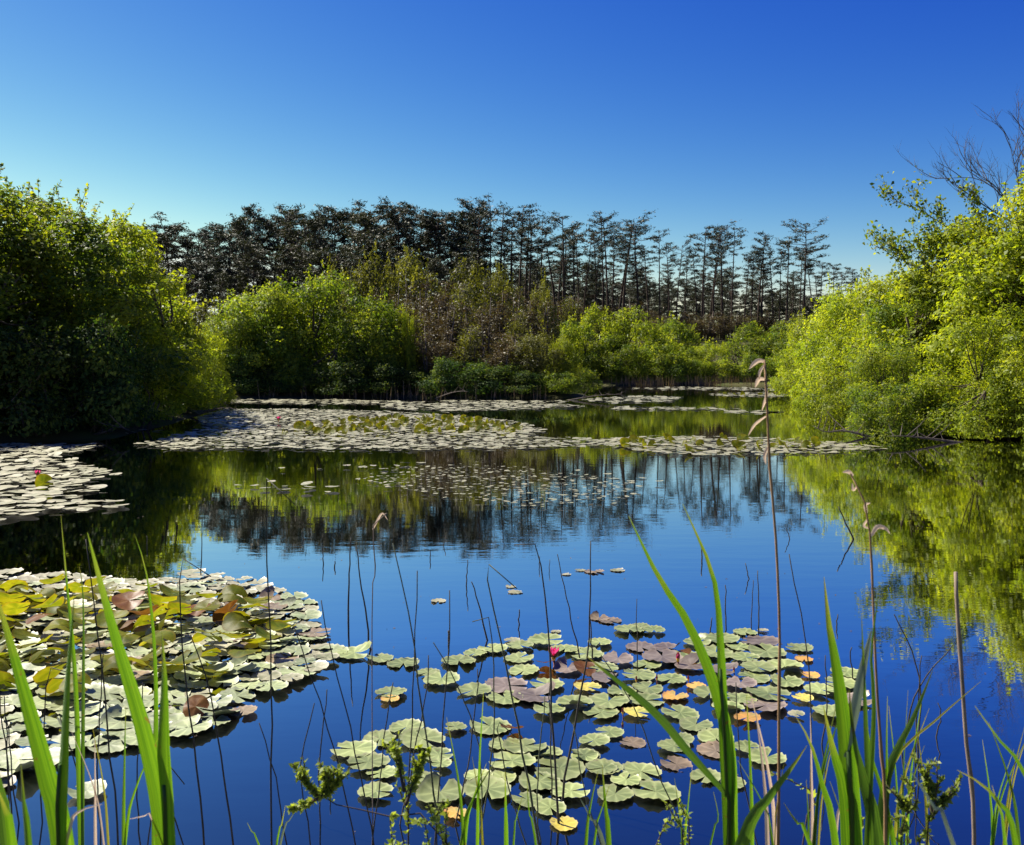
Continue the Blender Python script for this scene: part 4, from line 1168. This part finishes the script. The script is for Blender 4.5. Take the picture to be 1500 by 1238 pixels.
reed(1304, 1.45, [([(1290, 1240), (1302, 1130), (1338, 1052), (1367, 980)], 20, 'blade_deep', 24), ([(1296, 1240), (1309, 1118), (1377, 1050), (1437, 998)], 7, 'blade_yellow', 25), ([(1300, 1240), (1299, 1090), (1300, 1020)], 7, 'blade', 26), ([(1310, 1240), (1275, 1100), (1268, 1020)], 9, 'blade', 27)],
     'reed with a dark slanting leaf and a thin yellow one beside the broad clump')
reed(1400, 0.95, [([(1400, 1245), (1367, 1181), (1345, 1145), (1322, 1112)], 16, 'blade_grey', 28)], 'blurred grey-green reed leaf leaning close over the shrub sprigs')
reed(1490, 1.1, [([(1490, 1245), (1470, 1185), (1440, 1150), (1402, 1128)], 16, 'blade', 29), ([(1530, 1245), (1500, 1130), (1464, 1084), (1428, 1034)], 13, 'blade', 30), ([(1475, 1245), (1462, 1180), (1453, 1150)], 20, 'blade', 31)],
     'bright green reed leaves leaning in beside the broken grey stalk')
reed(742, 1.6, [([(742, 1240), (741, 1185), (740, 1130)], 12, 'blade', 32), ([(785, 1240), (775, 1190), (772, 1140)], 6, 'blade', 33), ([(752, 1240), (756, 1200), (765, 1168)], 6, 'blade', 34)], 'short bright grass tuft rising before the front pads of the loose raft')
reed(880, 1.6, [([(892, 1240), (887, 1185), (882, 1120)], 13, 'blade', 35), ([(858, 1240), (865, 1180), (876, 1130)], 8, 'blade', 36), ([(885, 1240), (866, 1200), (850, 1170)], 12, 'blade_grey', 37), ([(870, 1240), (880, 1190), (893, 1150)], 6, 'blade', 38)], 'short grass tuft with a grey leaf before the loose raft')
reed(1010, 1.7, [([(1003, 1240), (1008, 1180), (1013, 1130)], 6, 'blade', 39), ([(1040, 1240), (1052, 1200), (1045, 1160)], 5, 'blade', 40), ([(1000, 1240), (995, 1190), (988, 1140)], 5, 'blade_deep', 41)], 'thin grass tuft between the loose raft and the tall arching reed')
reed(425, 1.8, [([(410, 1240), (425, 1200), (440, 1180)], 6, 'blade_grey', 42), ([(405, 1240), (412, 1210), (418, 1180)], 6, 'blade', 43), ([(380, 1240), (372, 1225), (362, 1205)], 8, 'blade', 44)], 'small grass tuft under the leafy sprig near the dense raft')

gr_ = random.Random(5)
for gi, (px0, n_, lab) in enumerate([(1215, 7, 'thin grass tuft rising through the broad reed clump'), (1330, 7, 'thin grass tuft between the broad reed clump and the broken grey stalk'), (1465, 6, 'thin grass tuft beyond the broken grey stalk'), (1105, 5, 'thin grass tuft at the foot of the tallest dry stalk'), (160, 5, 'thin grass tuft between the two broad green reeds'), (690, 5, 'thin grass tuft between the leafy sprig and the bright grass tuft')]):
    bl_ = []
    for q in range(n_):
        a = px0 + gr_.uniform(-32, 32); lean = gr_.uniform(-55, 55); top = gr_.uniform(1010, 1150)
        bl_.append(([(a, 1240), (a + lean * 0.3, (1240 + top) / 2), (a + lean, top)], gr_.uniform(4, 8), gr_.choice(['blade', 'blade_deep', 'blade', 'blade_yellow', 'dry_leaf']), 600 + gi * 20 + q))
    reed(px0, 1.5 + 0.1 * (gi % 3), bl_, lab, name='grass_tuft')

# dry stalks
def dry_stalk(y, pp, w0, w1, mt, label, bits=(), plume=None):
    y = y * K
    e = fg_thing('dry_reed_stalk', pp[0][0], y, label, 'reed')
    inv = Vector(e.location); k = F / y
    pts = [Vector((0, 0, -0.2))] + [at_depth(a, b, y) - inv for a, b in pp]
    c = catmull(pts, 24)
    mb = MB(); mb.tube(c, [(w0 + (w1 - w0) * i / 24) / k / 2 * 0.78 * (1.25 if i % 6 == 3 else 1) for i in range(25)], 7)
    link('stem', mb.mesh('stem'), M[mt], e)
    for i, (q, wpx) in enumerate(bits):
        link('leaf', blade_mesh([at_depth(a, b, y) - inv for a, b in q], wpx * 0.75 / k, i + 50, n=10, twist=0.4), M['dry_leaf'], e)
    return e
dry_stalk(1.5, [(1140, 1240), (1141, 1050), (1142, 921), (1136, 780), (1128, 690), (1124, 600), (1120, 528)], 8, 4, 'dry', 'tallest dry brown stalk with pale broken leaf bits at its top',
          [([(1121, 530), (1112, 528), (1104, 533), (1097, 541)], 8), ([(1119, 535), (1113, 545), (1112, 556)], 5), ([(1121, 556), (1112, 556), (1106, 568)], 8), ([(1122, 568), (1123, 580), (1116, 602)], 6), ([(1122, 610), (1106, 622), (1096, 638)], 5), ([(1124, 655), (1120, 668), (1122, 680)], 6)])
dry_stalk(1.4, [(1297, 1240), (1290, 1090), (1284, 1000), (1279, 880), (1275, 790), (1269, 745), (1258, 708), (1246, 694)], 11, 3, 'dry', 'dry reddish stalk with a drooping pale plume beside the broad reed clump',
          [([(1250, 697), (1243, 691), (1234, 692)], 7), ([(1270, 752), (1268, 740), (1275, 737)], 7), ([(1276, 785), (1285, 772), (1297, 774), (1304, 782)], 8), ([(1256, 712), (1250, 718), (1248, 708)], 5), ([(1272, 760), (1266, 770), (1274, 775)], 5)])
dry_stalk(1.6, [(1427, 1240), (1415, 1080), (1407, 960), (1402, 890), (1400, 838)], 9, 7, 'dry_grey', 'broken-topped grey stalk standing apart near the reflected bushes')
dry_stalk(2.6, [(545, 900), (550, 840), (546, 775), (556, 757), (566, 752)], 2.0, 2, 'dry_grey', 'thin pale bent stalk with a hooked tip over the open water', [([(546, 776), (552, 764), (560, 752), (568, 762)], 4)])

# rushes: thin dark stems
def rush(y, pp, w0=4.0, w1=1.6, mt='rush', label='thin dark rush stem rising from the shallows before the loose raft', group='rush stems of the near shallows', root=True):
    y = y * K
    b = at_depth(pp[0][0], pp[0][1], y)
    o_ = Vector((b.x, y, 0 if root else b.z))
    k = F / y
    pts = [at_depth(a, c_, y) - o_ for a, c_ in pp]
    if root:
        d0 = pts[0] - pts[1]
        s = max(0, (pts[0].z + 0.25)) / max(0.05, -d0.normalized().z)
        pts = [pts[0] + d0.normalized() * s] + pts
    qr = random.Random(int(pp[0][0] * 7 + pp[-1][1]))
    if qr.random() < 0.22 and y < 4:
        l_ = qr.uniform(0.04, 0.10); pts.append(pts[-1] + Vector((qr.choice((-1, 1)) * l_, qr.uniform(-.03, .03), -l_ * qr.uniform(0.2, 0.9))))
    c = catmull(pts, 14)
    c = [q_ + Vector((qr.gauss(0, 0.0022), qr.gauss(0, 0.0022), 0)) for q_ in c]
    w0 *= 0.85
    mb = MB(); mb.tube(c, [(w0 + (w1 - w0) * i / 14) / k / 2 for i in range(15)], 5)
    o = link('rush_stem', mb.mesh('rush_stem'), M[mt], None, o_)
    return tag(o, label, 'rush', group)
LR = 'thin dark rush stem rising before the dense pale raft'; LRG = 'rush stems before the dense raft'
for i, pp in enumerate([[(398, 1238), (396, 1000), (393, 850), (392, 700)], [(173, 1238), (155, 1040), (137, 873), (125, 790)], [(298, 1238), (282, 1060), (265, 933), (267, 820)], [(342, 1238), (320, 1090), (302, 997), (280, 930)],
                        [(20, 1238), (8, 1100), (-4, 1000)], [(60, 1238), (62, 1100), (74, 980)], [(118, 1238), (112, 1130), (88, 1050)], [(205, 1238), (200, 1150), (210, 1000)], [(148, 1238), (142, 1120), (150, 960)], [(36, 1238), (20, 1160), (10, 1050)],
                        [(268, 1238), (250, 1180), (232, 1110)], [(420, 1238), (404, 1140), (380, 1060)], [(8, 1238), (12, 1130), (6, 1020)], [(215, 1238), (222, 1190), (218, 1100)]]):
    rush(2.05 + 0.12 * (i % 5), pp, label=LR, group=LRG, w0=4.5 if i < 4 else 3.5)
for i, pp in enumerate([[(650, 1238), (637, 1178), (609, 965), (575, 796)], [(598, 1238), (601, 1114), (607, 965), (611, 836)], [(638, 1238), (641, 1178), (655, 980), (659, 865)], [(790, 1238), (762, 1080), (738, 957), (712, 830)],
                        [(818, 1238), (812, 1102), (802, 913), (782, 792)], [(820, 1238), (826, 1154), (852, 1010), (863, 941), (864, 792)], [(708, 1238), (700, 1090), (668, 1000), (633, 941)], [(520, 1238), (498, 1130), (460, 1000), (430, 917)],
                        [(548, 1238), (520, 1100), (495, 990), (470, 880)], [(700, 1238), (720, 1120), (724, 1000), (716, 900)], [(470, 1238), (468, 1120), (480, 1010)], [(812, 1238), (806, 1060), (806, 960)], [(1010, 1238), (960, 1120), (930, 1040), (880, 960)],
                        [(455, 1238), (440, 1130), (462, 1030)], [(1186, 1238), (1188, 1042), (1180, 940), (1154, 812)], [(770, 1238), (745, 1150), (728, 1060)], [(660, 1238), (690, 1100), (700, 980)], [(485, 1238), (482, 1200), (484, 1160)], [(880, 1238), (850, 1130), (840, 1060)],
                        [(1110, 1238), (1085, 1120), (1078, 1000)], [(545, 1238), (560, 1100), (575, 1000)], [(790, 1238), (788, 1130), (800, 1020)], [(580, 1238), (620, 1040), (628, 960)]]):
    rush(2.0 + 0.13 * (i % 6), pp, w0=5.5 if i in (0, 3, 4, 5) else 3.4, mt='rush_green' if i % 3 == 0 else 'rush')
DL = 'short dark dead stem standing alone in the open water'; DG = 'dead stems in the open water'
for i, (px, y0, y1, dx, wv) in enumerate([(510, 912, 788, 3, 4), (543, 952, 800, -22, 4), (658, 942, 924, -1, 6), (760, 915, 893, 0, 4), (683, 858, 820, 2, 3), (714, 938, 852, -22, 4), (474, 826, 800, -2, 3), (490, 832, 822, 0, 4), (630, 820, 806, 0, 3), (850, 966, 812, -34, 3), (870, 980, 900, -6, 4), (934, 985, 877, -2, 2.5),
                                          (1028, 822, 800, 0, 4), (1112, 926, 836, -2, 3), (1100, 924, 850, 4, 2.5), (1063, 930, 857, 0, 3.5), (1097, 848, 825, -5, 3), (650, 800, 786, 2, 2.5), (294, 848, 757, 2, 2.5), (790, 830, 815, 0, 2.5), (805, 836, 820, 0, 2), (1157, 790, 770, -6, 2.5), (445, 790, 778, -3, 2.5), (1250, 790, 742, -22, 4), (1040, 930, 905, 3, 4), (215, 800, 785, 0, 3), (1225, 918, 900, 2, 4)]):
    p = on_water(px, y0)
    rush(p.y / K, [(px, y0), (px + dx * 0.5, (y0 + y1) / 2), (px + dx, y1)], wv * 1.1, wv * 0.4, label=DL, group=DG)
for i, pp in enumerate([[(1340, 1100), (1345, 1020), (1350, 960)], [(1345, 1090), (1348, 1000), (1330, 940), (1310, 900)], [(1372, 1080), (1378, 1050), (1374, 1030)], [(1320, 1100), (1345, 1010), (1396, 945)], [(1205, 1090), (1212, 1020), (1208, 960)], [(1250, 1000), (1246, 960), (1248, 948)]]):
    p = on_water(*pp[0])
    rush(p.y / K, pp, 4, 1.5, label='thin dark rush stem in the shallows among the broad reed clump', group='rush stems by the broad reed clump')

# sprigs of shrub
def sprig(y, root, limbs, label, seed, dens=1.5, lsize=0.0135):
    rng = np.random.default_rng(seed); pr = random.Random(seed)
    y = y * K
    e = fg_thing('shrub_sprig', root, y, label, 'shrub')
    inv = Vector(e.location)
    mb = MB(); P, N, A, T = [], [], [], []
    for pp, leafy in limbs:
        pts = [at_depth(a, b, y + pr.uniform(-.02, .02)) - inv for a, b in pp]
        if pp[0][1] >= 1235: pts = [Vector((pts[0].x * 0.5, 0, -0.1))] + pts
        c = catmull(pts, 16)
        mb.tube(c, [0.0042 - 0.0002 * i for i in range(17)], 5)
        tot = (c[-1] - c[0]).length
        for i in range(1, 17):
            t = i / 16
            if t < leafy: continue
            tan = np.array((c[i] - c[i - 1]).normalized())
            nl = int(9 * dens)
            for k in range(nl):
                q = np.array(c[i - 1].lerp(c[i], pr.random()))
                al = nrm((tan * 0.7 + rng.normal(size=3) * 0.8)[None])[0]
                P.append(q + al * lsize * 0.5); A.append(al); N.append(rng.normal(size=3) + np.array([0, -0.3, 0.6])); T.append(rng.random())
            if pr.random() < 0.35 and i < 15:
                d = (Vector(tan) + Vector((pr.uniform(-.9, .9), pr.uniform(-.5, .5), pr.uniform(0, .6)))).normalized() * pr.uniform(0.03, 0.06)
                mb.tube([c[i], c[i] + d], [0.002, 0.001], 4)
                for k in range(int(14 * dens)):
                    u = pr.random()
                    al = nrm((np.array(d.normalized()) * 0.7 + rng.normal(size=3) * 0.7)[None])[0]
                    P.append(np.array(c[i] + d * u) + al * lsize * 0.4); A.append(al); N.append(rng.normal(size=3) + np.array([0, 0, 0.5])); T.append(rng.random())
    A = np.array(A); N = np.array(N); N = nrm(N - A * np.sum(A * N, 1, keepdims=True))
    V, Q = leaves(np.array(P), N, lsize, rng, 0.55, 0.2, along=A * 4)
    link('stem', mb.mesh('stem'), M['bark'], e)
    tag(link('foliage', new_mesh('foliage', V, Q, np.repeat(np.array(T), 4)), M['sprig_leaf'], e), kind='stuff')
    return e
sprig(1.5, 590, [([(598, 1240), (596, 1180), (590, 1120)], 0.35), ([(594, 1180), (612, 1130), (622, 1105)], 0.2), ([(592, 1160), (582, 1110), (578, 1095)], 0.3), ([(650, 1240), (560, 1195), (490, 1178), (462, 1160)], 0.95),
                ([(468, 1166), (452, 1150), (443, 1136)], 0.1), ([(470, 1168), (478, 1148), (475, 1134)], 0.1), ([(472, 1168), (486, 1156), (497, 1140)], 0.1), ([(466, 1170), (446, 1178), (426, 1184)], 0.2)], 'leafy shrub sprig with one long arm stretched over the water', 1)
sprig(1.45, 640, [([(640, 1240), (636, 1210), (628, 1180)], 0.1), ([(630, 1240), (612, 1215), (605, 1205)], 0.1), ([(655, 1240), (652, 1205), (655, 1180)], 0.2), ([(575, 1240), (572, 1205), (580, 1195)], 0.3)], 'low bushy sprig at the foot of the long-armed one', 2)
sprig(1.5, 990, [([(1000, 1240), (990, 1200), (975, 1175)], 0.2), ([(1010, 1240), (1000, 1190), (992, 1170)], 0.4), ([(960, 1240), (985, 1215), (988, 1200)], 0.2)], 'small leafy sprig between the loose raft and the arching reed', 3)
sprig(1.4, 1370, [([(1358, 1240), (1368, 1190), (1374, 1140), (1372, 1115)], 0.3), ([(1366, 1200), (1360, 1150), (1352, 1130)], 0.3), ([(1370, 1190), (1384, 1170)], 0.3), ([(1320, 1240), (1330, 1190), (1338, 1150), (1322, 1140)], 0.4), ([(1332, 1190), (1322, 1175)], 0.2)], 'leafy sprig with several upright tips beside the broken grey stalk', 4)
sprig(1.4, 1300, [([(1330, 1240), (1318, 1215), (1305, 1200)], 0.1), ([(1260, 1240), (1258, 1215), (1250, 1205)], 0.2), ([(1345, 1240), (1350, 1222)], 0.1)], 'low leafy sprig between the broad reed clump and the broken grey stalk', 5)
sprig(1.6, 1160, [([(1175, 1240), (1195, 1170), (1160, 1145), (1128, 1132)], 0.85)], 'thin bare twig with a tuft behind the tall dry stalk', 6, 0.6)

# ------------------------------------------------------------------ far reed fringe and waterline stems
rng = np.random.default_rng(9)
def fringe(name, px0, px1, y, n_, h0, h1, label):
    y = y * K
    X = at_depth(px0, 600, y).x + rng.random(n_) * (at_depth(px1, 600, y).x - at_depth(px0, 600, y).x)
    Y = y + rng.normal(size=n_) * 0.6
    H = h0 + (h1 - h0) * rng.random(n_)
    pos = np.stack([X, Y, H * 0.5], 1)
    al = nrm(np.stack([rng.normal(size=n_) * 0.12, rng.normal(size=n_) * 0.1, np.ones(n_)], 1))
    nor = nrm(np.stack([rng.normal(size=n_) * 0.4, -np.ones(n_), rng.normal(size=n_) * 0.1], 1))
    nor = nrm(nor - al * np.sum(al * nor, 1, keepdims=True))
    b = np.cross(nor, al); w_ = 0.02
    V = np.stack([pos - al * H[:, None] / 2 - b * w_, pos - al * H[:, None] / 2 + b * w_, pos + al * H[:, None] / 2 + b * 0.006, pos + al * H[:, None] / 2 - b * 0.006], 1).reshape(-1, 3)
    o = link(name, new_mesh(name, V, np.arange(n_ * 4).reshape(-1, 4), np.repeat(rng.random(n_), 4)), M['fringe'])
    tag(o, label, 'reeds', kind='stuff')
fringe('reed_bed', 880, 1155, 60.2, 900, 0.2, 0.9, 'pale dry reed bed along the far bank')
fringe('waterline_stems', 340, 800, 36.3, 260, 0.1, 0.9, 'thin dead stems along the waterline of the middle bank')

# fallen branches at the waterlines
def fallen(px, py, L, ang, rise, label, seed):
    pr = random.Random(seed)
    p = on_water(px, py)
    mb = MB()
    d = Vector((math.cos(ang), math.sin(ang), rise))
    c = catmull([-d * 0.3, d * L * 0.4 + Vector((0, 0, pr.uniform(0, .15))), d * L * 0.75 + Vector((0, 0, pr.uniform(-.1, .15))), d * L], 12)
    mb.tube(c, [0.035 * (1 - 0.07 * i) for i in range(13)], 6)
    for k in range(3, 12):
        t = Vector((pr.uniform(-1, 1), pr.uniform(-1, 1), pr.uniform(0, 0.9))) * pr.uniform(0.2, 0.6)
        mb.tube([c[k], c[k] + t * 0.6, c[k] + t + Vector((0, 0, 0.05))], [0.012, 0.008, 0.003], 4, cap=False)
    o = link('fallen_branch', mb.mesh('fallen_branch'), M['twig_grey'], None, (p.x, p.y, 0))
    tag(o, label, 'branch')
fallen(120, 640, 1.8, -0.6, 0.12, 'dead branch dipping into the water under the low dark bushes', 1)
fallen(285, 612, 1.6, -0.3, 0.15, 'dead branch dipping into the water below the lime bush at the bank tip', 2)
fallen(1395, 648, 1.7, 3.5, 0.10, 'dead branch trailing in the water at the foot of the sunlit bank', 3)
fallen(1270, 640, 1.3, 3.3, 0.2, 'short dead branch at the water by the dark bush in the hollow', 4)
fallen(840, 586, 2.4, -0.2, 0.10, 'dead branch dipping into the water off the middle point', 5)
fallen(640, 584, 2.6, -0.9, 0.15, 'dead branch in the water before the brown scrub', 6)

# small floating bits: pollen, petals and leaf scraps
rng = np.random.default_rng(77)
nb_ = 1500
X = rng.uniform(-9, 9, nb_); Y = 2.6 + rng.random(nb_) ** 1.6 * 20
ok_ = np.abs(X) < Y * 0.6
X, Y = X[ok_], Y[ok_]
clump_ = np.sin(X * 1.7 + 2 * np.sin(Y * 0.8)) + np.sin(Y * 1.3 + X * 0.6) > -0.3
X, Y = X[clump_], Y[clump_]
V, Q = leaves(np.stack([X, Y, np.full(len(X), 0.003)], 1), nrm(np.stack([rng.normal(size=len(X)) * 0.05, rng.normal(size=len(X)) * 0.05, np.ones(len(X))], 1)), 0.016, rng, 0.6, 0.05)
tag(link('floating_bits', new_mesh('floating_bits', V, Q, np.repeat(rng.random(len(X)), 4)), M['fringe']), 'tiny leaf scraps drifting on the open water', 'leaf scraps', kind='stuff')
